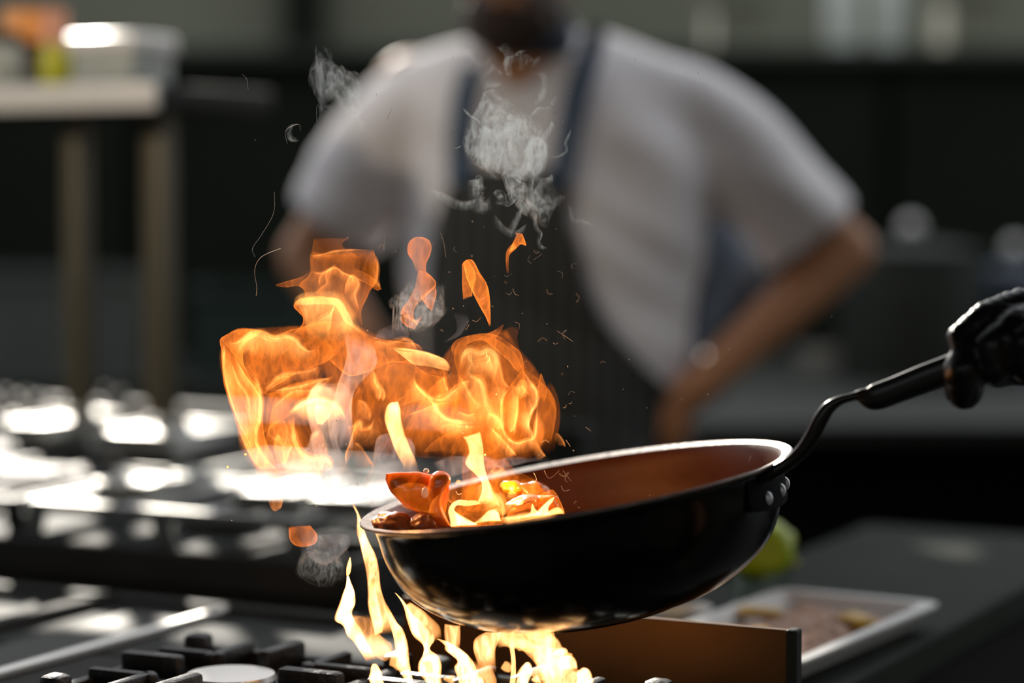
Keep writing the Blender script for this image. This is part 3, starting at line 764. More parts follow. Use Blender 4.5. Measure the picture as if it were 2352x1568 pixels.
bm = fuse(bm, .0022, 3)
for v_ in bm.verts:
    p = v_.co; v_.co += v_.normal * (.0009 * noise.noise(Vector((p.x * 160, p.y * 160, p.z * 90))) + .0006 * noise.noise(p * 420))
obj('glove', bm, 'glove', c2, world=True)
bm = bmesh.new(); a, b = H(2590, 695, .045), J2['rel'].lerp(wr, .5)
tube(bm, [a, a.lerp(b, .5), b], [.037, .042, .047], 24); obj('glove_cuff', bm, 'glove', c2, world=True)

# ------------------------------------------------------------------ fire and smoke
def fire_mat(name, col, k, hotcol=None, a=.3, edge=.14, ridge=(.35, 1.5), scale=55, warp=1.2, solid=False, smoke=False, lamp=False):
    """thin glowing gas sheet: what shows is the length of the line of sight inside the sheet, broken up by streaks"""
    m, t, N, L = nt(name)
    o = N.new('ShaderNodeOutputMaterial')
    geo = N.new('ShaderNodeNewGeometry'); dot = N.new('ShaderNodeVectorMath'); dot.operation = 'DOT_PRODUCT'
    L.new(geo.outputs['Normal'], dot.inputs[0]); L.new(geo.outputs['Incoming'], dot.inputs[1])
    ab = N.new('ShaderNodeMath'); ab.operation = 'ABSOLUTE'; L.new(dot.outputs['Value'], ab.inputs[0])
    def math_(op, x, y=None, clamp=False):
        n = N.new('ShaderNodeMath'); n.operation = op; n.use_clamp = clamp
        for i, v in enumerate((x, y)):
            if v is None: continue
            if hasattr(v, 'links') or hasattr(v, 'is_linked'): L.new(v, n.inputs[i])
            else: n.inputs[i].default_value = v
        return n.outputs[0]
    f = ab.outputs[0]
    sm = N.new('ShaderNodeMapRange'); sm.interpolation_type = 'SMOOTHSTEP'; sm.inputs[2].default_value = edge if not solid else .95
    L.new(f, sm.inputs[0])
    if solid: prof = sm.outputs[0]
    else: prof = math_('MULTIPLY', sm.outputs[0], math_('DIVIDE', a, math_('ADD', f, a)))
    tc = N.new('ShaderNodeTexCoord'); mp = N.new('ShaderNodeMapping'); mp.inputs['Scale'].default_value = (1, 1, .38)
    L.new(tc.outputs['Object'], mp.inputs[0])
    w1 = N.new('ShaderNodeTexNoise'); w1.inputs['Scale'].default_value = scale * .45; w1.inputs['Detail'].default_value = 2; L.new(mp.outputs[0], w1.inputs[0])
    vm = N.new('ShaderNodeVectorMath'); vm.operation = 'SCALE'; vm.inputs['Scale'].default_value = warp / scale * 2; L.new(w1.outputs['Color'], vm.inputs[0])
    va = N.new('ShaderNodeVectorMath'); va.operation = 'ADD'; L.new(mp.outputs[0], va.inputs[0]); L.new(vm.outputs[0], va.inputs[1])
    n2 = N.new('ShaderNodeTexNoise'); n2.inputs['Scale'].default_value = scale; n2.inputs['Detail'].default_value = 2.5; n2.inputs['Roughness'].default_value = .55
    L.new(va.outputs[0], n2.inputs[0])
    r = math_('SUBTRACT', 1.0, math_('MULTIPLY', math_('ABSOLUTE', math_('SUBTRACT', n2.outputs[0], .5)), 5.0), True)
    r = math_('POWER', r, 2.2)
    n3 = N.new('ShaderNodeTexNoise'); n3.inputs['Scale'].default_value = scale * 2.3; n3.inputs['Detail'].default_value = 2; L.new(va.outputs[0], n3.inputs[0])
    r3 = math_('POWER', math_('SUBTRACT', 1.0, math_('MULTIPLY', math_('ABSOLUTE', math_('SUBTRACT', n3.outputs[0], .5)), 6.0), True), 3.0)
    r = math_('ADD', math_('MULTIPLY', r, .65), math_('MULTIPLY', r3, .5))
    rr = N.new('ShaderNodeMapRange'); rr.inputs[3].default_value = ridge[0]; rr.inputs[4].default_value = ridge[1]; L.new(r, rr.inputs[0])
    at = N.new('ShaderNodeAttribute'); at.attribute_name = 'glow_level'
    s = math_('MULTIPLY', math_('MULTIPLY', prof, rr.outputs[0]), at.outputs['Fac'])
    tr = N.new('ShaderNodeBsdfTransparent')
    if smoke:
        df = N.new('ShaderNodeBsdfDiffuse'); df.inputs[0].default_value = (*col, 1)
        tl = N.new('ShaderNodeBsdfTranslucent'); tl.inputs[0].default_value = (*col, 1)
        mx = N.new('ShaderNodeMixShader'); L.new(df.outputs[0], mx.inputs[1]); L.new(tl.outputs[0], mx.inputs[2])
        m2 = N.new('ShaderNodeMixShader'); L.new(math_('MULTIPLY', s, k, True), m2.inputs[0]); L.new(tr.outputs[0], m2.inputs[1]); L.new(mx.outputs[0], m2.inputs[2])
        L.new(m2.outputs[0], o.inputs[0])
    else:
        em = N.new('ShaderNodeEmission'); cm = N.new('ShaderNodeMix'); cm.data_type = 'RGBA'
        cm.inputs[6].default_value = (*col, 1); cm.inputs[7].default_value = (*(hotcol or col), 1); L.new(math_('MULTIPLY', s, .55, True), cm.inputs[0]); L.new(cm.outputs[2], em.inputs[0]); L.new(math_('MULTIPLY', s, k), em.inputs[1])
        ad = N.new('ShaderNodeAddShader'); L.new(tr.outputs[0], ad.inputs[0]); L.new(em.outputs[0], ad.inputs[1]); L.new(ad.outputs[0], o.inputs[0])
    m.cycles.emission_sampling = 'AUTO' if lamp else 'NONE'
    return m
M['f_body'] = fire_mat('flame_gas', (1, .2, .012), 1.0, edge=.5, a=1.5, ridge=(.15, 1.8), scale=42, solid=True)
M['f_shell'] = fire_mat('flame_sheet', (1, .22, .022), .72, ridge=(.3, 1.6))
M['f_dim'] = fire_mat('flame_thin', (1, .21, .012), .6, edge=.3, ridge=(.25, 1.3), scale=40)
M['f_line'] = fire_mat('flame_fold', (1, .27, .045), .85, hotcol=(1, .5, .16), a=2, edge=.8, ridge=(.35, 1.5), scale=55)
M['f_hot'] = fire_mat('flame_core', (1, .38, .08), 1.0, hotcol=(1, .6, .24), a=2, edge=.9, ridge=(.55, 1.4), scale=34)
M['f_burn'] = fire_mat('burner_flame', (1, .33, .06), 1.15, hotcol=(1, .66, .3), a=.5, edge=.35, ridge=(.35, 1.7), scale=36, solid=True, lamp=True)
M['s_soft'] = fire_mat('smoke_veil', (.42, .44, .52), .8, a=.8, edge=.6, ridge=(.2, 1.2), scale=34, warp=1.8, smoke=True)
M['s_veil'] = fire_mat('smoke_haze', (.5, .55, .58), 1.0, edge=.9, ridge=(-.2, 1.7), scale=62, warp=2.6, solid=True, smoke=True)
M['s_wisp'] = fire_mat('smoke_wisp', (.62, .68, .7), 1.0, a=.25, edge=.6, ridge=(-.12, 1.7), scale=80, warp=2.6, smoke=True)
def Z1(*p): return [(450 + x / 3.136, 500 + y / 3.136) for x, y in p]
def Z2(*p): return [(850 + x / 3.136, 500 + y / 3.136) for x, y in p]
def Z3(*p): return [(750 + x / 3.92, 850 + y / 3.92) for x, y in p]
def Z4(*p): return [(700 + x / 3.36, 1150 + y / 3.36) for x, y in p]
def Z5(*p): return [(550 + x / 3.337, 850 + y / 3.337) for x, y in p]
def Z7(*p): return [(650 + x / 2.613, y / 2.613) for x, y in p]
def smst(a, b, x):
    t = min(1, max(0, (x - a) / (b - a))) if a != b else float(x > a); return t * t * (3 - 2 * t)
seedc = [0]
def tongue(Lp, Rp, D, mat_, heat=1.0, heat2=None, th=.45, fade=(.12, .0), wob=.10, name='flame_tongue', parent=None, across=0, nv=56, nu=20, freq=30, **k):
    """hollow flame lobe between two side curves, elliptical in section"""
    seedc[0] += 1; sd = Vector((seedc[0] * 7.3, seedc[0] * 3.1, seedc[0] * 1.7))
    Ls, Rs = spline(Lp, nv), spline(Rp, nv)
    bm = bmesh.new(); hl = bm.verts.layers.float.new('glow_level')
    heat2 = heat if heat2 is None else heat2
    if not hasattr(D, '__len__'): D = (D, D)
    rings = []
    for i, (l, r) in enumerate(zip(Ls, Rs)):
        v = i / (nv - 1); d = D[0] + (D[1] - D[0]) * v
        a, b = P(l[0], l[1], d), P(r[0], r[1], d); w = (b - a).length
        axis = (b - a)
        T = w * .5 * th * min(1, 8 * v + .15) * min(1, 6 * (1 - v) + .15) + .0004
        hv = (heat + (heat2 - heat) * v) * (smst(0, fade[0], v) if fade[0] else 1) * (1 - smst(1 - fade[1], 1, v) if fade[1] else 1)
        ring = []
        for j in range(nu):
            t = 2 * math.pi * j / nu; f = (1 - math.cos(t)) / 2; sn = math.sin(t)
            p = a + axis * f + Vector((0, -1, 0)) * T * sn
            nz = noise.noise_vector(p * freq + sd); n3 = noise.noise_vector(p * freq * 2.7 + sd)
            p = p + (nz * .8 + n3 * .35) * w * wob * (.15 + .85 * abs(sn))
            if wob > 0: p = p + noise.noise_vector(p * 17) * .0022 + noise.noise_vector(p * 55 + sd * .2) * .0009
            g_ = f if across >= 0 else 1 - f; ac = 1 if not across else smst(0, .18, g_) * (1 - g_) ** 1.3 * 1.25
            vt = bm.verts.new(p); vt[hl] = max(0, hv * ac); ring.append(vt)
        rings.append(ring)
    for a, b in zip(rings, rings[1:]):
        for j in range(nu): q = (j + 1) % nu; bm.faces.new((a[j], a[q], b[q], b[j]))
    bm.faces.new(rings[-1]); bm.faces.new(rings[0][::-1])
    return obj(name, bm, mat_, parent, world=True, **k)
def th_keep(k): return k.get('parent') is bf
def fold(C, wpx, D, mat_='f_line', heat=1.0, taper=(.25, .25), **k):
    """narrow bright fold following a line"""
    n = max(14, 6 * len(C)); S = spline(C, n); L_, R_ = [], []
    ac = k.pop('ac', None)
    if ac is None: ac = 0 if (heat > 1.4 or th_keep(k)) else 1
    k['across'] = ac
    for i, (x, y) in enumerate(S):
        x0, y0 = S[max(i - 1, 0)]; x1, y1 = S[min(i + 1, n - 1)]
        dx, dy = x1 - x0, y1 - y0; q = math.hypot(dx, dy) + 1e-6; v = i / (n - 1)
        w = wpx / 2 * (.12 + .88 * smst(0, taper[0], v) * (1 - smst(1 - taper[1], 1, v)))
        wl, wr_ = (w, w) if not ac else ((w * .8, w * 3.2) if ac > 0 else (w * 3.2, w * .8))
        L_.append((x + dy / q * wl, y - dx / q * wl)); R_.append((x - dy / q * wr_, y + dx / q * wr_))
    if ac and mat_ in ('f_line', 'f_hot') and wpx > 9:
        k2 = {a_: b_ for a_, b_ in k.items() if a_ in ('parent',)}
        fold(C, max(4.5, wpx * .3), D - .003, mat_, heat * .75, ac=0, **k2)
    k.setdefault('th', .8); k.setdefault('fade', (.2, .2)); k.setdefault('wob', .12); k.setdefault('nu', 12)
    return tongue(L_, R_, D, mat_, heat, **k)
pf = empty('pan_fire', PC, label='large orange fire rising from the black pan', cat='flame', group=None)
bf = empty('burner_fire', (B1.x, B1.y, ZH + .033), label='yellow gas flames licking up from the burner under the pan', cat='flame')
K = dict(parent=pf)
# glowing gas filling the sheets
tongue([(608, 1150), (575, 1050), (535, 960), (513, 890), (506, 800), (560, 754)], [(765, 1085), (745, 1000), (725, 930), (745, 860), (765, 800), (700, 750)], 1.82, 'f_body', .2, .22, fade=(.1, .05), th=.5, wob=.04, **K)
tongue([(800, 1060), (780, 960), (750, 880), (735, 790), (790, 735)], [(1060, 1040), (1080, 960), (1045, 880), (980, 815), (850, 760)], 1.83, 'f_body', .2, .22, fade=(.3, .05), th=.5, wob=.05, **K)
tongue([(1020, 1050), (1000, 950), (1000, 860), (1035, 790), (1120, 762)], [(1260, 1050), (1280, 940), (1235, 850), (1205, 810), (1160, 752)], 1.83, 'f_body', .18, .14, fade=(.3, .1), th=.5, wob=.05, **K)
tongue([(820, 1060), (900, 1000), (960, 950), (1000, 900)], [(1180, 1060), (1200, 1000), (1200, 950), (1150, 900)], 1.81, 'f_body', .12, .12, fade=(.25, .3), th=.5, wob=.05, **K)
# left curtain and body
tongue(Z5((215, 800), (110, 690), (40, 560), (-20, 420)) + Z1((215, 1250), (195, 1100), (185, 960), (172, 875), (215, 840), (300, 805), (400, 795)),
       Z5((330, 760), (260, 650), (190, 500), (175, 320)) + Z1((475, 1270), (400, 1150), (350, 1060), (345, 960), (380, 890), (430, 850), (480, 812)), 1.80, 'f_shell', 1.25, 1.5, nv=80, wob=.07, **K)
tongue(Z1((195, 860), (300, 800), (400, 795), (480, 810), (560, 850), (620, 845), (700, 815), (760, 800), (850, 770), (950, 760), (1040, 770)),
       Z1((330, 1060), (400, 1150), (470, 1270), (540, 1230), (620, 1180), (720, 1120), (800, 1090), (870, 1060), (940, 1030), (980, 1000), (1040, 960)), 1.82, 'f_shell', .75, .9, fade=(.0, .1), nv=70, wob=.05, **K)
tongue(Z1((470, 1270), (600, 1240), (700, 1190), (830, 1160), (960, 1140), (1000, 1120)), Z1((450, 1568), (520, 1520), (600, 1460), (700, 1400), (800, 1320), (980, 1220)), 1.83, 'f_dim', 1.1, .8, fade=(.1, .2), **K)
fold(Z1((210, 870), (270, 900), (330, 880), (400, 830), (470, 820), (560, 860), (650, 850), (720, 880), (760, 930), (820, 960), (880, 930)), 30, 1.79, 'f_hot', .55, **K)
fold(Z1((300, 1000), (330, 920), (380, 860), (450, 840), (520, 870), (600, 880), (700, 840)), 34, 1.785, 'f_hot', .5, **K)
fold(Z1((200, 880), (200, 1000), (210, 1150), (260, 1330), (330, 1500)) + Z5((170, 780),), 14, 1.79, 'f_line', .9, ac=-1, **K)
fold(Z1((280, 1000), (340, 1130), (430, 1240), (470, 1330), (470, 1450), (440, 1568)) , 16, 1.79, 'f_line', .9, **K)
fold(Z1((250, 1010), (300, 1180), (370, 1300), (390, 1420), (395, 1568)), 20, 1.8, 'f_line', .6, **K)
fold(Z1((560, 1250), (660, 1225), (760, 1195), (870, 1160), (980, 1140)), 20, 1.79, 'f_line', .8, **K)
fold(Z1((520, 1200), (620, 1130), (720, 1110), (830, 1085), (890, 1050)), 16, 1.8, 'f_line', .5, **K)
# crown and upper lobe
tongue(Z1((690, 850), (760, 780), (770, 730), (740, 690), (705, 650), (712, 612), (760, 585), (850, 580)), Z1((1120, 830), (1080, 760), (1060, 720), (1050, 690), (1040, 650), (1030, 615), (1000, 590), (900, 575)), 1.79, 'f_shell', 1.2, 1.6, wob=.04, **K)
fold(Z1((716, 650), (740, 615), (830, 605), (930, 600), (1010, 615), (1060, 690), (1110, 760), (1200, 830)), 62, 1.78, 'f_hot', .8, **K)
tongue(Z1((790, 640), (780, 540), (740, 490), (800, 430), (820, 380), (815, 300), (830, 235)), Z1((1190, 790), (1185, 680), (1230, 560), (1250, 520), (1300, 440), (1305, 350), (1275, 222)), 1.81, 'f_dim', 1.25, 1.15, fade=(.1, .06), wob=.09, freq=22, **K)
tongue(Z1((570, 480), (650, 455), (760, 430), (830, 380)), Z1((575, 492), (660, 500), (740, 498), (800, 540)), 1.80, 'f_shell', 1.0, .5, fade=(0, .3), **K)
tongue(Z1((1080, 400), (1150, 430), (1230, 480), (1290, 520), (1322, 512)), Z1((1120, 350), (1200, 390), (1260, 430), (1300, 475), (1324, 508)), 1.80, 'f_shell', .8, .9, fade=(.3, 0), **K)
tongue(Z1((835, 300), (830, 220), (845, 140)), Z1((1200, 300), (1050, 190), (1120, 130)), 1.82, 'f_dim', .5, .4, fade=(.3, .2), **K)
for c, w, h in ((((830, 380), (900, 400), (1000, 360), (1060, 400), (1130, 430), (1220, 470)), 12, .6), (((820, 260), (900, 260), (1000, 235), (1100, 225), (1270, 228)), 10, .45), (((880, 500), (900, 420), (960, 380), (1010, 330)), 12, .5),
                (((1060, 560), (1080, 480), (1120, 420), (1160, 480), (1130, 560), (1180, 700)), 18, .5), (((1290, 260), (1300, 360), (1290, 450), (1315, 505)), 12, .6), (((850, 560), (900, 510), (940, 470), (930, 400)), 14, .35)):
    fold(Z1(*c), w, 1.79, 'f_line', h, **K)
# band running right from the crown, leaf, dome
tongue(Z1((1060, 690), (1100, 760), (1200, 820), (1320, 870), (1450, 885), (1580, 900), (1640, 950)), Z1((900, 980), (1000, 1060), (1100, 1130), (1200, 1120), (1300, 1080), (1420, 1040), (1620, 1060)), 1.80, 'f_shell', .9, .9, fade=(.15, .15), **K)
tongue(Z2((150, 930), (250, 960), (350, 970), (450, 1000), (530, 1040), (578, 1090)), Z2((150, 932), (230, 990), (310, 1055), (400, 1075), (500, 1095), (575, 1110)), 1.78, 'f_hot', .75, .7, fade=(.1, .1), **K)
fold(Z2((150, 930), (280, 955), (420, 985), (520, 1030), (576, 1095)), 12, 1.77, 'f_hot', .9, **K)
tongue(Z2((590, 1010), (585, 920), (640, 860), (750, 830), (840, 825), (930, 850), (1030, 920), (1090, 970), (1115, 1050), (1120, 1110)), Z2((640, 1000), (665, 950), (700, 910), (770, 880), (830, 885), (880, 930), (950, 990), (1010, 1040), (1050, 1090), (1095, 1130)), 1.81, 'f_shell', .9, .9, fade=(.1, .1), **K)
tongue(Z2((500, 1640), (590, 1400), (630, 1200), (605, 1000), (650, 880), (800, 830)), Z2((1120, 1640), (1130, 1400), (1130, 1250), (1110, 1080), (1030, 950), (880, 845)), 1.83, 'f_dim', .9, .8, fade=(.25, .05), **K)
tongue(Z2((830, 830), (880, 812), (930, 785), (966, 758)), Z2((900, 880), (935, 835), (955, 800), (970, 762)), 1.81, 'f_shell', .8, .8, fade=(.2, 0), **K)
tongue(Z2((960, 850), (980, 800), (1020, 780)), Z2((1080, 960), (1060, 860), (1080, 780)), 1.83, 'f_dim', .5, .3, fade=(.2, .3), **K)
for c, w, h, m_ in ((((650, 1110), (660, 1010), (720, 965), (790, 985), (850, 960), (900, 1000), (905, 1100), (885, 1200)), 42, .5, 'f_hot'), (((1095, 1080), (1150, 1165), (1195, 1240), (1195, 1320), (1155, 1390), (1135, 1480), (1150, 1568)), 18, 1.0, 'f_line'),
                 (((300, 1150), (350, 1230), (430, 1290), (520, 1310), (600, 1260), (700, 1190)), 20, .9, 'f_line'), (((690, 1110), (740, 1160), (800, 1200), (830, 1290), (860, 1380), (920, 1450), (960, 1540)), 34, .4, 'f_hot'),
                 (((420, 1290), (480, 1370), (540, 1440), (620, 1470), (720, 1470)), 22, .8, 'f_line'), (((1000, 1230), (960, 1300), (960, 1420), (980, 1568)), 20, .8, 'f_line'), (((1080, 1180), (1060, 1300), (1050, 1430), (1040, 1568)), 14, .7, 'f_line'),
                 (((20, 1060), (40, 1180), (80, 1250), (60, 1330)), 12, .6, 'f_line'), (((1040, 1230), (1100, 1170), (1120, 1220), (1080, 1300)), 24, .7, 'f_line'), (((880, 960), (930, 1060), (960, 1180), (1020, 1230)), 20, .5, 'f_line'),
                 (((520, 1140), (540, 1220), (560, 1260)), 14, .6, 'f_line'), (((0, 870), (120, 900), (260, 880), (340, 960)), 22, .45, 'f_line'), (((640, 1150), (700, 1250), (760, 1330), (830, 1380)), 18, .6, 'f_line')):
    fold(Z2(*c), w, 1.79 - .004 * (w % 5), m_, h, **K)
tongue(Z2((1235, 1122), (1222, 1180), (1190, 1300)), Z2((1242, 1124), (1275, 1230), (1255, 1320)), 1.80, 'f_shell', .9, .7, fade=(0, .3), **K)
tongue(Z2((860, 1640), (960, 1330), (1040, 1180), (1110, 1085)), Z2((1290, 1640), (1330, 1400), (1300, 1260), (1200, 1150)), 1.83, 'f_dim', .9, .9, fade=(.1, .1), **K)
tongue(Z2((1230, 1700), (1240, 1400), (1290, 1180)), Z2((1330, 1700), (1360, 1350), (1300, 1180)), 1.85, 'f_dim', .35, .3, fade=(.3, .2), **K)
# central mass
tongue(Z2((-80, 1600), (-150, 1400), (-60, 1180), (0, 1000)), Z2((420, 1640), (560, 1400), (560, 1220), (520, 1060)), 1.84, 'f_shell', .5, .6, fade=(.3, .15), **K)
tongue(Z2((200, 1640), (330, 1380), (450, 1200), (600, 1120)), Z2((960, 1640), (980, 1400), (940, 1250), (900, 1130)), 1.82, 'f_shell', .4, .5, fade=(.3, .15), **K)
tongue(Z2((0, 1100), (250, 1020), (330, 1070), (420, 1120), (560, 1150)), Z2((100, 1400), (300, 1330), (420, 1300), (520, 1320), (640, 1330)), 1.80, 'f_shell', .5, .5, fade=(.2, .2), **K)
tongue(Z3((860, 760), (930, 680), (1050, 600), (1200, 540), (1400, 520)), Z3((1500, 770), (1560, 690), (1580, 620), (1560, 540), (1500, 480)), 1.82, 'f_shell', .5, .5, fade=(.15, .2), **K)
tongue([(980, 1075), (1040, 1020), (1050, 960), (1080, 900)], [(1215, 1070), (1245, 1020), (1240, 960), (1180, 900)], 1.82, 'f_body', .26, .14, fade=(.4, .3), th=.5, wob=.08, **K)
tongue([(1040, 1190), (1060, 1120), (1060, 1060), (1080, 1000)], [(1300, 1175), (1260, 1120), (1180, 1070), (1150, 1010)], 1.80, 'f_body', .35, .2, fade=(.0, .35), th=.5, wob=.08, **K)
# tongues standing in the pan
tongue(Z3((700, 900), (655, 780), (600, 650), (550, 520), (530, 420), (550, 325), (590, 285)), Z3((820, 880), (790, 780), (750, 660), (710, 560), (690, 450), (680, 350), (650, 272)), 1.77, 'f_hot', 1.1, 1.9, fade=(.3, .04), th=.7, wob=.03, **K)
tongue(Z3((600, 300), (690, 230), (745, 160)), Z3((700, 420), (722, 300), (750, 165)), 1.78, 'f_shell', .8, .7, fade=(.2, 0), **K)
tongue(Z3((1340, 1215), (1385, 1110), (1385, 1010), (1330, 940), (1245, 850), (1290, 740), (1270, 640), (1240, 600)), Z3((1510, 1200), (1480, 1080), (1445, 960), (1425, 850), (1425, 700), (1415, 600), (1400, 555)), 1.77, 'f_hot', 1.8, 1.1, fade=(.1, .08), th=.7, wob=.03, **K)
tongue(Z3((1120, 1410), (1140, 1300), (1120, 1190), (1050, 1120), (1080, 1000)), Z3((1580, 1380), (1570, 1250), (1510, 1150), (1460, 1000), (1300, 950)), 1.79, 'f_shell', 1.6, .9, fade=(.0, .15), **K)
for l_, r_, h in (
    (((1120, 1405), (1108, 1330), (1092, 1262), (1118, 1200), (1180, 1168), (1260, 1176), (1345, 1178)), ((1370, 1400), (1270, 1335), (1190, 1290), (1150, 1258), (1172, 1218), (1262, 1228), (1392, 1212)), 2.0),
    (((1180, 1400), (1170, 1350), (1150, 1310), (1140, 1290)), ((1340, 1395), (1270, 1350), (1210, 1310), (1150, 1290)), 1.6),
    (((1320, 1385), (1400, 1315), (1450, 1275), (1500, 1262)), ((1575, 1365), (1562, 1322), (1550, 1290), (1525, 1266)), 1.9),
    (((1780, 1335), (1835, 1290), (1848, 1245), (1858, 1212)), ((1965, 1315), (1905, 1275), (1882, 1252), (1868, 1214)), 1.9),
    (((1870, 1305), (1950, 1235), (2015, 1185), (2060, 1152)), ((2010, 1305), (2012, 1245), (2048, 1200), (2070, 1158)), 2.0),
    (((1950, 1315), (2000, 1275), (2050, 1245), (2088, 1234)), ((2155, 1292), (2140, 1265), (2125, 1250), (2100, 1235)), 1.8),
    (((1150, 1030), (1160, 1000), (1180, 985)), ((1400, 1010), (1260, 1020), (1195, 990)), .8)):
    tongue(Z3(*l_), Z3(*r_), 1.765, 'f_hot', h, h * .9, fade=(.02, .05), th=.6, wob=.05, **K)
for c, w, h in ((((1560, 1350), (1700, 1335), (1850, 1315), (2120, 1290)), 20, 1.2), (((1470, 900), (1530, 930), (1610, 880)), 18, .7), (((1640, 1080), (1662, 1062), (1690, 1078)), 20, 1.2), (((1500, 1100), (1580, 1200), (1600, 1340)), 30, .6), (((1440, 980), (1490, 1120), (1560, 1240)), 26, 1.0)):
    fold(Z3(*c), w, 1.762, 'f_hot', h, **K)
tongue(Z3((1580, 1370), (1640, 1250), (1800, 1190), (1950, 1120), (2040, 1088)), Z3((2150, 1300), (2135, 1240), (2110, 1180), (2080, 1120), (2050, 1085)), 1.79, 'f_shell', 1.2, .9, fade=(.0, .05), **K)
for c, w, h in ((((240, 570), (255, 510), (310, 470), (330, 540), (400, 520), (445, 430)), 26, .6), (((180, 860), (170, 750), (200, 670), (240, 560), (270, 500)), 10, .5), (((240, 650), (300, 690), (370, 790), (440, 870)), 20, .35), (((260, 270), (340, 310), (390, 380), (400, 470)), 24, .6),
                (((1480, 490), (1570, 600), (1650, 690), (1720, 770)), 18, .8), (((1560, 440), (1600, 520), (1650, 610), (1720, 650), (1800, 630), (1865, 600), (1880, 450), (1900, 260)), 18, .9), (((1820, 340), (1805, 450), (1840, 560), (1862, 620)), 14, .6),
                (((1710, 190), (1720, 350), (1690, 500), (1650, 560)), 16, .7), (((1870, 620), (1930, 740), (1970, 790)), 12, .45), (((2050, 560), (2110, 640), (2130, 700)), 10, .3), (((780, 20), (800, 130), (870, 200), (960, 290), (1020, 380), (1110, 450), (1250, 480), (1350, 470)), 26, .8),
                (((1300, 50), (1400, 130), (1450, 250), (1480, 330), (1560, 420)), 34, .5), (((740, 400), (860, 360), (1000, 310), (1130, 300)), 12, .6), (((1000, 540), (1120, 500), (1250, 520), (1380, 500)), 22, .4), (((430, 0), (460, 110), (520, 200), (520, 290)), 14, .5),
                (((1450, 390), (1560, 430), (1620, 540)), 20, .7), (((960, 240), (1060, 220), (1180, 150), (1300, 100)), 14, .6), (((1180, 380), (1290, 420), (1360, 400)), 18, .5)):
    fold(Z3(*c), w, 1.785, 'f_line', h, **K)
# left loops
for c, w, h, m_ in ((((370, 325), (430, 280), (520, 225), (600, 212), (700, 245), (770, 315), (812, 382)), 34, 1.2, 'f_hot'), (((420, 340), (408, 450), (430, 560), (480, 640), (560, 680), (660, 680), (700, 725), (690, 765)), 36, 1.0, 'f_line'),
                 (((100, 0), (165, 180), (150, 380), (130, 500), (150, 600), (230, 720), (310, 790)), 26, .9, 'f_line'), (((190, 790), (120, 690), (50, 560), (-10, 400)), 30, .8, 'f_line'), (((410, 560), (372, 640), (345, 745)), 20, .7, 'f_line'),
                 (((260, 300), (320, 230), (420, 160), (560, 140), (690, 60)), 16, .5, 'f_line'), (((300, 740), (280, 600), (300, 500), (340, 640), (360, 740)), 16, .4, 'f_line'), (((510, 700), (530, 740), (535, 780)), 16, .5, 'f_line'), (((200, 160), (300, 60), (400, 30)), 14, .5, 'f_line')):
    fold(Z5(*c), w, 1.785, m_, h, **K)
tongue(Z5((570, 240), (563, 330), (582, 412)), Z5((730, 275), (690, 350), (620, 418)), 1.78, 'f_hot', .9, .9, fade=(.1, .1), **K)
tongue(Z5((200, 800), (190, 560), (230, 330), (300, 150)), Z5((720, 760), (600, 700), (430, 520), (430, 300)), 1.83, 'f_dim', 1.1, .9, fade=(.05, .2), **K)
tongue(Z5((335, 560), (220, 500), (240, 410), (310, 368)), Z5((350, 620), (378, 520), (380, 440), (345, 372)), 1.80, 'f_line', .35, .35, fade=(.1, .1), **K)
tongue(Z5((170, 850), (215, 980), (240, 1050), (272, 1070)), Z5((400, 850), (345, 980), (320, 1045), (276, 1072)), 1.80, 'f_line', .25, .7, fade=(.2, 0), **K)
tongue(Z5((375, 1190), (385, 1290), (420, 1340), (460, 1362)), Z5((540, 1180), (600, 1260), (590, 1330), (500, 1365)), 1.80, 'f_shell', 1.2, 1.2, fade=(.1, .0), **K)
# flames that have come loose
def loose(label, parts):
    e = empty('flame', P(parts[0][0][0][0], parts[0][0][0][1], 1.8), label=label, cat='flame')
    for (l, r, m_, h, fd) in parts: tongue(l, r, 1.80, m_, h, h, fade=fd, parent=e, wob=.08)
loose('loose orange flame with a round head, leftmost of the three detached flames', (
    (Z2((330, 400), (300, 320), (262, 250), (270, 180), (310, 140), (350, 134)), Z2((400, 400), (395, 340), (425, 270), (440, 210), (420, 160), (360, 134)), 'f_shell', 1.3, (.1, .05)),
    (Z2((200, 700), (220, 650), (270, 590), (310, 500), (330, 420), (345, 380)), Z2((350, 780), (300, 720), (320, 640), (400, 560), (470, 470), (390, 385)), 'f_shell', 1.5, (.1, .05)),
    (Z2((350, 560), (380, 600), (410, 640), (436, 668)), Z2((460, 470), (470, 540), (455, 600), (438, 670)), 'f_shell', 1.4, (.15, 0)),
    (Z2((200, 700), (210, 740), (250, 780), (310, 800)), Z2((260, 690), (290, 730), (330, 730), (380, 690)), 'f_shell', 1.0, (.1, .1))))
loose('loose leaf-shaped orange flame, middle one of the three detached flames', (
    (Z2((662, 340), (664, 420), (668, 500), (672, 580)), Z2((700, 306), (760, 400), (740, 500), (735, 555)), 'f_shell', 1.55, (.05, .05)),
    (Z2((670, 330), (700, 306), (745, 310), (790, 390), (840, 480), (862, 600), (868, 780)), Z2((690, 420), (710, 470), (740, 540), (770, 600), (800, 650), (835, 710), (862, 782)), 'f_shell', 1.9, (.05, .05))))
loose('smallest and highest detached flame, an orange curl before the apron', (
    (Z2((1000, 250), (1030, 180), (1050, 130), (1040, 112)), Z2((1060, 210), (1090, 185), (1128, 190), (1095, 115)), 'f_shell', 2.4, (.1, .05)),
    (Z2((985, 400), (975, 300), (985, 230), (1035, 170)), Z2((1000, 390), (995, 300), (1010, 250), (1060, 210)), 'f_shell', 1.4, (.3, .05))))
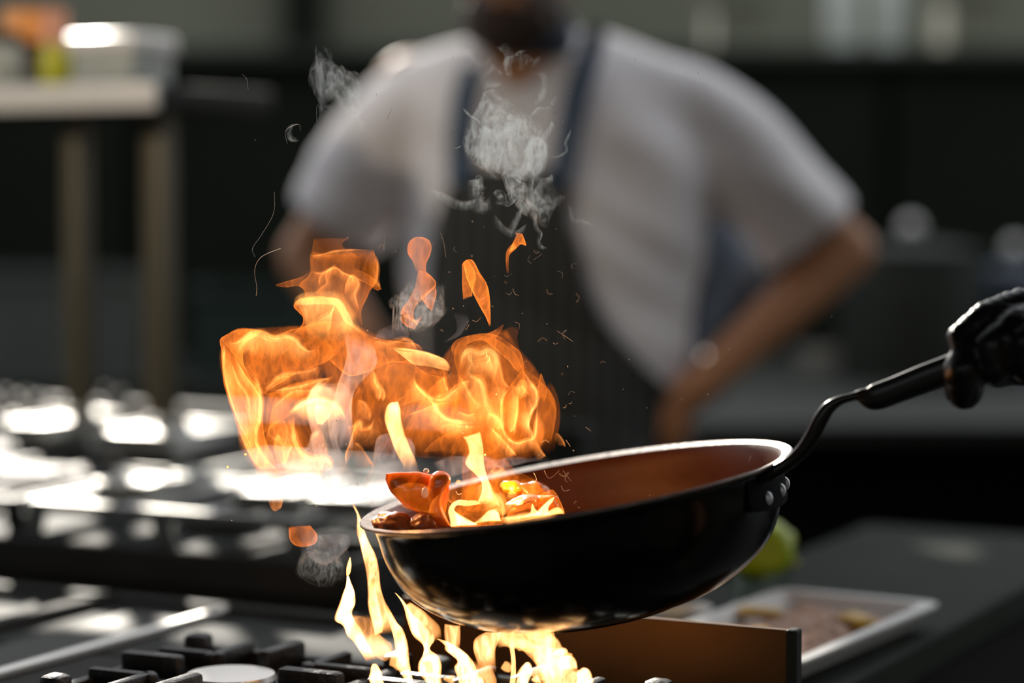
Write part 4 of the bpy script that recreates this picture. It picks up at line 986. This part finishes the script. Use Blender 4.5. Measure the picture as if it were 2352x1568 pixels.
# burner flames
def bt(Lz, Rz, h, h2=None, D=1.78, m_='f_burn', ext=False, fade=(.12, .02), **k):
    Lz, Rz = list(Lz), list(Rz)
    if ext:
        Lz = [(Lz[0][0] + .2 * (1380 - Lz[0][0]), Lz[0][1] + 170)] + Lz; Rz = [(Rz[0][0] + .2 * (1380 - Rz[0][0]), Rz[0][1] + 170)] + Rz
    tongue(Z4(*Lz), Z4(*Rz), D, m_, h, h2, th=.7, wob=.05, parent=bf, fade=fade, **k)
bt([(470, 1250), (390, 1110), (330, 1050), (300, 970), (242, 930), (245, 870), (290, 760), (330, 650), (336, 575)], [(540, 1230), (500, 1110), (450, 1000), (400, 930), (375, 860), (405, 780), (400, 690), (368, 610), (352, 570)], 1.3, 1.9, D=1.79)
bt([(336, 575), (333, 520), (345, 470), (360, 435)], [(352, 570), (368, 540), (374, 490), (366, 437)], .9, .9, D=1.79, fade=(.1, .05))
bt([(470, 1250), (400, 1120), (330, 1000), (330, 900), (390, 860)], [(700, 1200), (640, 1100), (580, 1000), (540, 930), (500, 870)], .6, .4, D=1.80, fade=(.15, .2))
bt([(570, 1050), (525, 950), (505, 800), (500, 650), (480, 500), (440, 350), (412, 260), (405, 130), (360, 30)], [(760, 1020), (700, 900), (640, 780), (600, 650), (590, 520), (560, 420), (510, 330), (470, 240), (430, 140), (375, 32)], 1.0, 1.3, D=(1.80, 1.84), fade=(.12, .05))
bt([(545, 1050), (530, 950), (505, 850), (500, 700), (510, 590)], [(600, 1030), (610, 940), (590, 850), (555, 720), (540, 590)], 1.6, 1.2, m_='f_hot', D=1.78, fade=(.05, .3))
bt([(780, 1404), (700, 1290), (690, 1180), (680, 1050), (640, 920), (600, 800)], [(840, 1404), (800, 1250), (790, 1100), (760, 1000), (700, 930), (640, 800)], 1.5, 1.0, ext=True, fade=(.1, .2))
bt([(500, 1404), (495, 1320), (505, 1275), (525, 1262)], [(605, 1404), (590, 1340), (565, 1290), (545, 1265)], 1.1, 1.1, ext=True)
bt([(930, 1404), (870, 1340), (862, 1270), (900, 1190), (900, 1120), (830, 1050), (790, 930), (770, 850), (740, 780), (690, 710)], [(1060, 1404), (1055, 1280), (1020, 1200), (955, 1150), (1000, 1080), (985, 1030), (900, 930), (830, 870), (775, 790), (700, 712)], 1.7, 1.2, ext=True)
bt([(1000, 1090), (960, 1000), (880, 930), (800, 850), (780, 790)], [(1050, 1060), (1035, 960), (960, 880), (890, 820), (810, 770)], .8, .7, D=1.82, fade=(.2, .1))
bt([(1180, 1404), (1150, 1300), (1170, 1240), (1080, 1160), (1070, 1120), (1010, 1070)], [(1390, 1404), (1350, 1350), (1300, 1240), (1220, 1160), (1130, 1105), (1030, 1072)], 1.8, 1.5, ext=True)
bt([(1085, 1160), (1070, 1050), (1070, 940)], [(1190, 1160), (1192, 1050), (1190, 960)], .9, .9, D=1.82, fade=(.3, .05))
bt([(1340, 1300), (1300, 1180), (1300, 1100), (1330, 1060), (1400, 1020)], [(1480, 1330), (1480, 1180), (1500, 1110), (1520, 1060), (1520, 1010)], 1.0, 1.0, D=1.79, fade=(.25, .05))
bt([(1590, 1404), (1600, 1250), (1590, 1130), (1580, 1050)], [(1635, 1404), (1640, 1250), (1635, 1130), (1640, 1050)], .7, .7, ext=True, fade=(.1, .2))
bt([(1640, 1404), (1645, 1340), (1700, 1262), (1722, 1250)], [(1730, 1404), (1760, 1320), (1752, 1275), (1735, 1250)], 1.7, 1.6, ext=True, D=1.74)
bt([(1830, 1404), (1790, 1260), (1730, 1190), (1650, 1130), (1560, 1100)], [(2200, 1404), (2160, 1330), (2080, 1290), (2060, 1210), (2000, 1150), (1900, 1080)], 1.0, .8, ext=True, D=1.77, fade=(.05, .2))
bt([(1960, 1300), (1965, 1240), (2000, 1195), (2030, 1190)], [(2096, 1300), (2092, 1240), (2075, 1205), (2050, 1190)], 1.2, 1.4, D=1.74)
bt([(2080, 1404), (2090, 1320), (2130, 1285), (2150, 1280)], [(2212, 1404), (2214, 1350), (2195, 1300), (2165, 1282)], 1.4, 1.6, ext=True, D=1.74)
bt([(1900, 1200), (1930, 1150), (1960, 1130), (2000, 1125)], [(2036, 1175), (2036, 1155), (2025, 1135), (2010, 1125)], 1.2, 1.2, D=1.74, fade=(.2, 0))
bt([(1330, 1404), (1300, 1330), (1280, 1240)], [(1480, 1404), (1470, 1340), (1440, 1250)], .6, .4, ext=True, D=1.8, fade=(.1, .3))
for c, w, h in ((((1490, 1130), (1560, 1065), (1680, 1035), (1800, 1040), (1880, 1085), (1935, 1150)), 62, 1.5), (((1800, 1060), (1870, 1120), (1890, 1200), (1930, 1290), (1940, 1404)), 70, 1.5), (((1690, 1000), (1780, 1010), (1860, 1050), (1930, 1110)), 40, 1.0),
                (((1550, 1330), (1570, 1290), (1600, 1250)), 26, .8), (((1760, 1380), (1800, 1350), (1815, 1404)), 40, 1.2), (((1100, 1404), (1110, 1380), (1105, 1350)), 30, 1.0), (((640, 1200), (700, 1230), (760, 1290)), 40, 1.2), (((440, 1060), (520, 1110), (600, 1160), (680, 1180)), 46, .8),
                (((1950, 1180), (2010, 1215), (2070, 1240)), 40, 1.0), (((1620, 1120), (1700, 1110), (1800, 1140)), 30, .8)):
    fold(Z4(*c), w, 1.75, 'f_hot', h, parent=bf, th=.8)
# light given off by the fire
for nm, (px, py, D), e_ in (('fire_light', (1130, 1080, 1.80), .4), ('fire_light', (700, 900, 1.80), .7), ('fire_light', (1290, 1620, 1.75), .12)):
    ld_ = bpy.data.lights.new(nm, 'POINT'); lo_ = bpy.data.objects.new(nm, ld_); COL.objects.link(lo_); lo_.location = P(px, py, D)
    ld_.energy = e_; ld_.color = (1, .42, .12); ld_.shadow_soft_size = 0.0; ld_.specular_factor = 0.0 if py > 1400 else 1.0

# smoke
def smoke(label, parts, folds=(), D=1.82):
    first = parts[0][0][0] if parts else folds[0][0][0]
    e = empty('smoke_plume', P(first[0], first[1], D), label=label, cat='smoke')
    for i, (l, r, m_, h, fd) in enumerate(parts): tongue(l, r, D + .004 * i, m_, h, h, fade=fd, parent=e, wob=.3, freq=26, th=.5, name='smoke_veil', kind='stuff', nv=64, nu=28)
    for c, w, h in folds: fold(c, w, D - .01, 's_wisp', h, parent=e, name='smoke_thread', kind='stuff', wob=.3)
smoke('lilac smoke drifting up through the middle of the pan fire', (
    (Z1((1000, 1700), (950, 1450), (1020, 1200), (1080, 1000), (1060, 850)), Z1((1130, 1700), (1130, 1450), (1150, 1250), (1300, 1050), (1250, 880)), 's_soft', .55, (.15, .2)),
    (Z5((560, 520), (520, 300), (540, 150), (620, 60)), Z5((860, 520), (850, 350), (860, 180), (760, 60)), 's_soft', .5, (.2, .2)),
    (Z5((700, 1050), (600, 700), (540, 520), (600, 420)), Z5((1000, 1050), (860, 750), (760, 560), (760, 440)), 's_soft', .4, (.1, .2)),
    (Z3((380, 1250), (330, 1050), (420, 850), (460, 620), (560, 560)), Z3((900, 1250), (850, 1000), (800, 850), (800, 700), (760, 600)), 's_soft', .5, (.15, .2)),
    (Z3((300, 1380), (420, 1250), (560, 1200)), Z3((500, 1420), (700, 1290), (900, 1250)), 's_soft', .35, (.1, .3))),
    [(Z5((545, 480), (600, 520), (640, 600), (660, 650)), 40, .6), (Z5((600, 560), (680, 620), (760, 700), (830, 740)), 40, .4)])
smoke('pale smoke lying along the near inside of the pan', (
    (Z3((1450, 780), (1150, 790), (950, 830)), Z3((2050, 790), (1500, 880), (1000, 1000)), 's_soft', .45, (.2, .2)),), D=1.86)
smoke('grey curl of smoke below the pan lip, left of the burner flames', (
    (Z5((600, 1230), (500, 1380), (560, 1450), (650, 1495)), Z5((850, 1260), (860, 1350), (800, 1420), (700, 1490)), 's_soft', .35, (.1, .1)),),
    [(Z5((490, 1370), (560, 1440), (640, 1490), (720, 1470), (790, 1410)), 34, .8), (Z5((620, 1250), (640, 1330), (720, 1380), (790, 1330), (850, 1320)), 26, .5), (Z5((560, 1380), (640, 1420), (700, 1400)), 16, .5)])
smoke('thick tangle of pale smoke before the cook\'s chest between the straps', (
    (Z7((1290, 1090), (1120, 960), (1080, 800), (1150, 650), (1190, 560)), Z7((1530, 1090), (1600, 920), (1570, 800), (1500, 700), (1310, 560)), 's_veil', .24, (.15, .25)),
    (Z7((1200, 1000), (1160, 850), (1200, 740)), Z7((1450, 1080), (1400, 900), (1330, 760)), 's_veil', .3, (.2, .2)),
    (Z7((1420, 1070), (1440, 900), (1480, 830)), Z7((1520, 1070), (1585, 930), (1560, 830)), 's_veil', .35, (.15, .15))),
    [(Z7((1590, 1370), (1520, 1290), (1430, 1160), (1370, 1060), (1320, 960), (1260, 860)), 50, .5), (Z7((1480, 1310), (1410, 1230), (1370, 1130), (1390, 1090)), 26, .6), (Z7((1350, 1180), (1330, 1090), (1290, 1000), (1250, 900)), 18, .7),
     (Z7((1130, 1190), (1150, 1110), (1180, 1080), (1180, 1160), (1200, 1230), (1240, 1170)), 20, .6), (Z7((880, 1130), (980, 1170), (1080, 1220), (1180, 1200)), 12, .5), (Z7((1440, 1070), (1490, 1060), (1490, 980), (1440, 900), (1500, 840), (1570, 870), (1580, 960), (1540, 1040), (1510, 920)), 16, .9),
     (Z7((1180, 620), (1210, 560), (1270, 540), (1310, 600), (1310, 660), (1270, 690)), 10, .6), (Z7((1270, 760), (1310, 720), (1370, 740), (1390, 800), (1350, 830)), 12, .5), (Z7((1260, 1290), (1320, 1360), (1400, 1390), (1460, 1340)), 10, .35),
     (Z7((1480, 1180), (1520, 1130), (1560, 1060)), 12, .45), (Z7((1250, 1170), (1300, 1160), (1330, 1190), (1280, 1210)), 14, .5), (Z7((1150, 850), (1220, 900), (1240, 970), (1300, 1010), (1370, 960)), 14, .5)])
# fine tangled threads through the chest smoke
r3_ = random.Random(5); tp = [o for o in bpy.data.objects if o.name.startswith('smoke_plume')][-1]
tp = next(o for o in bpy.data.objects if o.get('label', '').startswith('thick tangle'))
for (cx, cy, sx, sy, n_) in ((1175, 300, 75, 75, 22), (1205, 350, 55, 45, 12), (1180, 450, 60, 40, 10), (1150, 170, 60, 45, 7), (745, 200, 45, 55, 8), (1245, 480, 50, 30, 4)):
    for q_ in range(n_):
        x, y = r3_.gauss(cx, sx * .5), r3_.gauss(cy, sy * .5); a_ = r3_.uniform(0, 6.28); C_ = [(x, y)]
        for s_ in range(r3_.randint(3, 6)):
            a_ += r3_.uniform(-1.3, 1.3); l_ = r3_.uniform(12, 26); x += l_ * math.cos(a_); y += l_ * math.sin(a_); C_.append((x, y))
        fold(C_, r3_.uniform(4, 15), 1.80 + r3_.uniform(-.02, .03), 's_wisp', r3_.uniform(.25, .8) * (.6 if cx < 800 or cy < 200 else 1), parent=tp, name='smoke_thread', kind='stuff', wob=.5)
smoke('faint blue smoke drifting left of the cook\'s shoulder', (
    (Z7((220, 640), (140, 500), (160, 400), (230, 300)), Z7((470, 640), (480, 520), (420, 440), (320, 380)), 's_veil', .12, (.2, .3)),),
    [(Z7((200, 730), (210, 640), (195, 520), (210, 430), (270, 350)), 12, .3), (Z7((320, 420), (370, 460), (430, 470)), 10, .3), (Z7((290, 500), (300, 550), (320, 570)), 18, .25), (Z7((100, 840), (40, 830), (25, 770), (70, 740)), 7, .5)])
smoke('blue-grey smoke around the loose flames before the apron', (
    (Z2((150, 860), (160, 640), (200, 560), (300, 420)), Z2((420, 800), (520, 700), (540, 600), (560, 440)), 's_veil', .2, (.2, .3)),
    (Z2((20, 860), (60, 800), (120, 770)), Z2((250, 870), (280, 820), (200, 740)), 's_soft', .2, (.2, .2)),
    (Z2((520, 890), (620, 820), (630, 740), (600, 660)), Z2((600, 860), (660, 830), (710, 740), (700, 680)), 's_soft', .16, (.2, .3))),
    [(Z2((160, 660), (150, 600), (210, 560)), 24, .35), (Z2((440, 640), (530, 640), (500, 700), (380, 770)), 24, .35)])

# hair-fine sparks, ash threads and droplets in the air
bm = bmesh.new()
r2 = random.Random(11)
def thread(pts, w=.00015, D=1.8):
    tube(bm, [P(x, y, D) for x, y in spline(pts, 4 * len(pts))], w, 5)
for c in ([(630, 440), (628, 490), (600, 540), (580, 570), (586, 590)], [(645, 570), (600, 590), (585, 620), (590, 660), (588, 680)], [(660, 330), (656, 300), (685, 285), (690, 300)], [(868, 570), (880, 560), (882, 575), (884, 535)],
          [(1012, 535), (1020, 560), (1024, 590)], [(1280, 760), (1296, 770), (1310, 780), (1316, 784)], [(1270, 787), (1276, 790), (1282, 787)], [(1225, 597), (1238, 588), (1245, 582)], [(1178, 662), (1183, 675), (1192, 678)],
          [(1085, 735), (1095, 738), (1104, 729)], [(1070, 758), (1078, 745)], [(1266, 245), (1280, 252), (1270, 262), (1300, 252)], [(1336, 30), (1350, 42)], [(1040, 290), (1048, 300), (1034, 310), (1042, 340), (1060, 335)], [(1250, 1080), (1262, 1098), (1285, 1080)],
          [(1226, 1085), (1232, 1100), (1226, 1112)], [(1293, 1080), (1312, 1105)], [(1720, 1058), (1725, 1047)], [(1345, 980), (1358, 990)], [(1300, 1010), (1310, 1025)], [(570, 205), (566, 180), (555, 170)], [(728, 280), (727, 250), (730, 240)], [(900, 250), (892, 265), (890, 275)]):
    thread(c)
for i in range(46):
    x = r2.gauss(1220, 130); y = r2.uniform(560, 1180); a = r2.uniform(0, 6.28); l = r2.uniform(4, 14)
    thread([(x, y), (x + l * math.cos(a), y + l * math.sin(a)), (x + 1.6 * l * math.cos(a + .6), y + 1.6 * l * math.sin(a + .6))], .00009, 1.8 + r2.uniform(-.03, .06))
obj('ash_threads', bm, 'ash', None, kind='stuff', label='fine pale ash threads and sparks floating around the fire', cat='ash')
bm = bmesh.new()
for i in range(110):
    x = r2.gauss(1200, 260); y = r2.uniform(120, 1250); ball(bm, P(x, y, 1.8 + r2.uniform(-.05, .08)), r2.uniform(.0002, .0005), seg=6)
obj('droplets', bm, 'ash', None, kind='stuff', label='tiny pale oil droplets in the air around the fire', cat='droplets')
bm = bmesh.new()
for (x, y, r) in ((1114, 1044, .0008), (1072, 979, .0007), (523, 1072, .0008), (564, 1043, .0008), (1096, 1010, .0006), (1140, 905, .0005), (1190, 1120, .0008), (1230, 1150, .0006)): ball(bm, P(x, y, 1.79), r, seg=8)
obj('embers', bm, 'ember', None, kind='stuff', label='small glowing orange embers beside the fire', cat='embers')

tongue(Z3((560, 1060), (700, 1000), (850, 1010), (960, 1080)), Z3((640, 1200), (760, 1250), (880, 1280), (1000, 1290)), 1.745, 'f_dim', .9, .9, fade=(.2, .2), **K)  # this and the next sheet laid over the pepper to add an orange glow
tongue(Z3((900, 1330), (930, 1200), (1000, 1120), (1080, 1060)), Z3((1120, 1380), (1110, 1250), (1100, 1180), (1100, 1070)), 1.745, 'f_shell', .8, .6, fade=(.2, .2), **K)
# food in and above the pan
def chunk(name, px, py, D, rx, ry, rz, m, label, rot=0, freq=40, amp=.25, parts=()):
    c = P(px, py, D); e = empty(name, c, label=label, cat='food')
    bm = bmesh.new(); bmesh.ops.create_icosphere(bm, subdivisions=4, radius=1)
    mr = Matrix.Rotation(rot, 3, 'Y')
    for v_ in bm.verts:
        p = v_.co.copy(); n_ = noise.noise(p * 1.4 + Vector((px, py, 0))) * amp + noise.noise(p * 3.5 + Vector((py, px, 0))) * amp * .4
        p *= 1 + n_; v_.co = mr @ Vector((p.x * rx, p.y * ry, p.z * rz))
    obj('flesh', bm, m, e)
    return e
k18 = 1.8 / F
# big tossed piece, pointed at the left, from its outline
e = empty('pepper_piece', P(960, 1130, 1.77), label='large glossy orange-red pepper piece tossed above the left of the pan', cat='food')
o_ = tongue(Z3((528, 975), (570, 1080), (640, 1150), (720, 1220), (800, 1262), (940, 1300), (1060, 1330)), Z3((538, 925), (620, 915), (720, 912), (820, 908), (900, 925), (990, 950), (1090, 1040)), 1.775, 'red_food', name='flesh', parent=e, wob=.05, th=.6, freq=110, nv=60, nu=32)
e = empty('pepper_piece', P(1010, 1110, 1.76), label='curled orange-red pepper piece upright beside the tall yellow flame', cat='food')
tongue(Z3((940, 1390), (925, 1280), (915, 1180), (890, 1100), (905, 1010), (925, 940), (990, 905)), Z3((1120, 1390), (1060, 1280), (1030, 1190), (1050, 1100), (1100, 1020), (1095, 950), (1050, 910)), 1.765, 'red_food', name='flesh', parent=e, wob=.12, th=.9, freq=80, nv=50, nu=28)
chunk('mushroom_piece', 905, 1203, 1.765, .016, .014, .009, 'brown_food', 'browned mushroom piece at the left lip of the pan', .1)
chunk('mushroom_piece', 965, 1204, 1.765, .013, .012, .008, 'brown_food', 'browned mushroom piece below the tossed pepper', -.3)
chunk('pepper_piece', 1180, 1122, 1.83, .009, .009, .006, 'red_food', 'small pepper piece lying in the fire mid pan', .3)
chunk('pepper_piece', 1225, 1130, 1.83, .012, .01, .008, 'brown_food', 'charred pepper piece right of the fire base', .2)
chunk('pepper_piece', 1205, 1160, 1.80, .014, .012, .008, 'brown_food', 'charred pepper piece in front of the fire base', -.2)
chunk('pepper_piece', 1255, 1158, 1.80, .01, .01, .007, 'red_food', 'glowing pepper piece at the right edge of the fire base', -.2)
chunk('water_drop', 979, 1081, 1.77, .0022, .0022, .0018, 'drop', 'bright water drop on top of the tossed pepper', 0, amp=.1)
chunk('water_drop', 976, 1131, 1.755, .0026, .002, .004, 'drop', 'pale water drop between the two pepper pieces', 0, amp=.1)
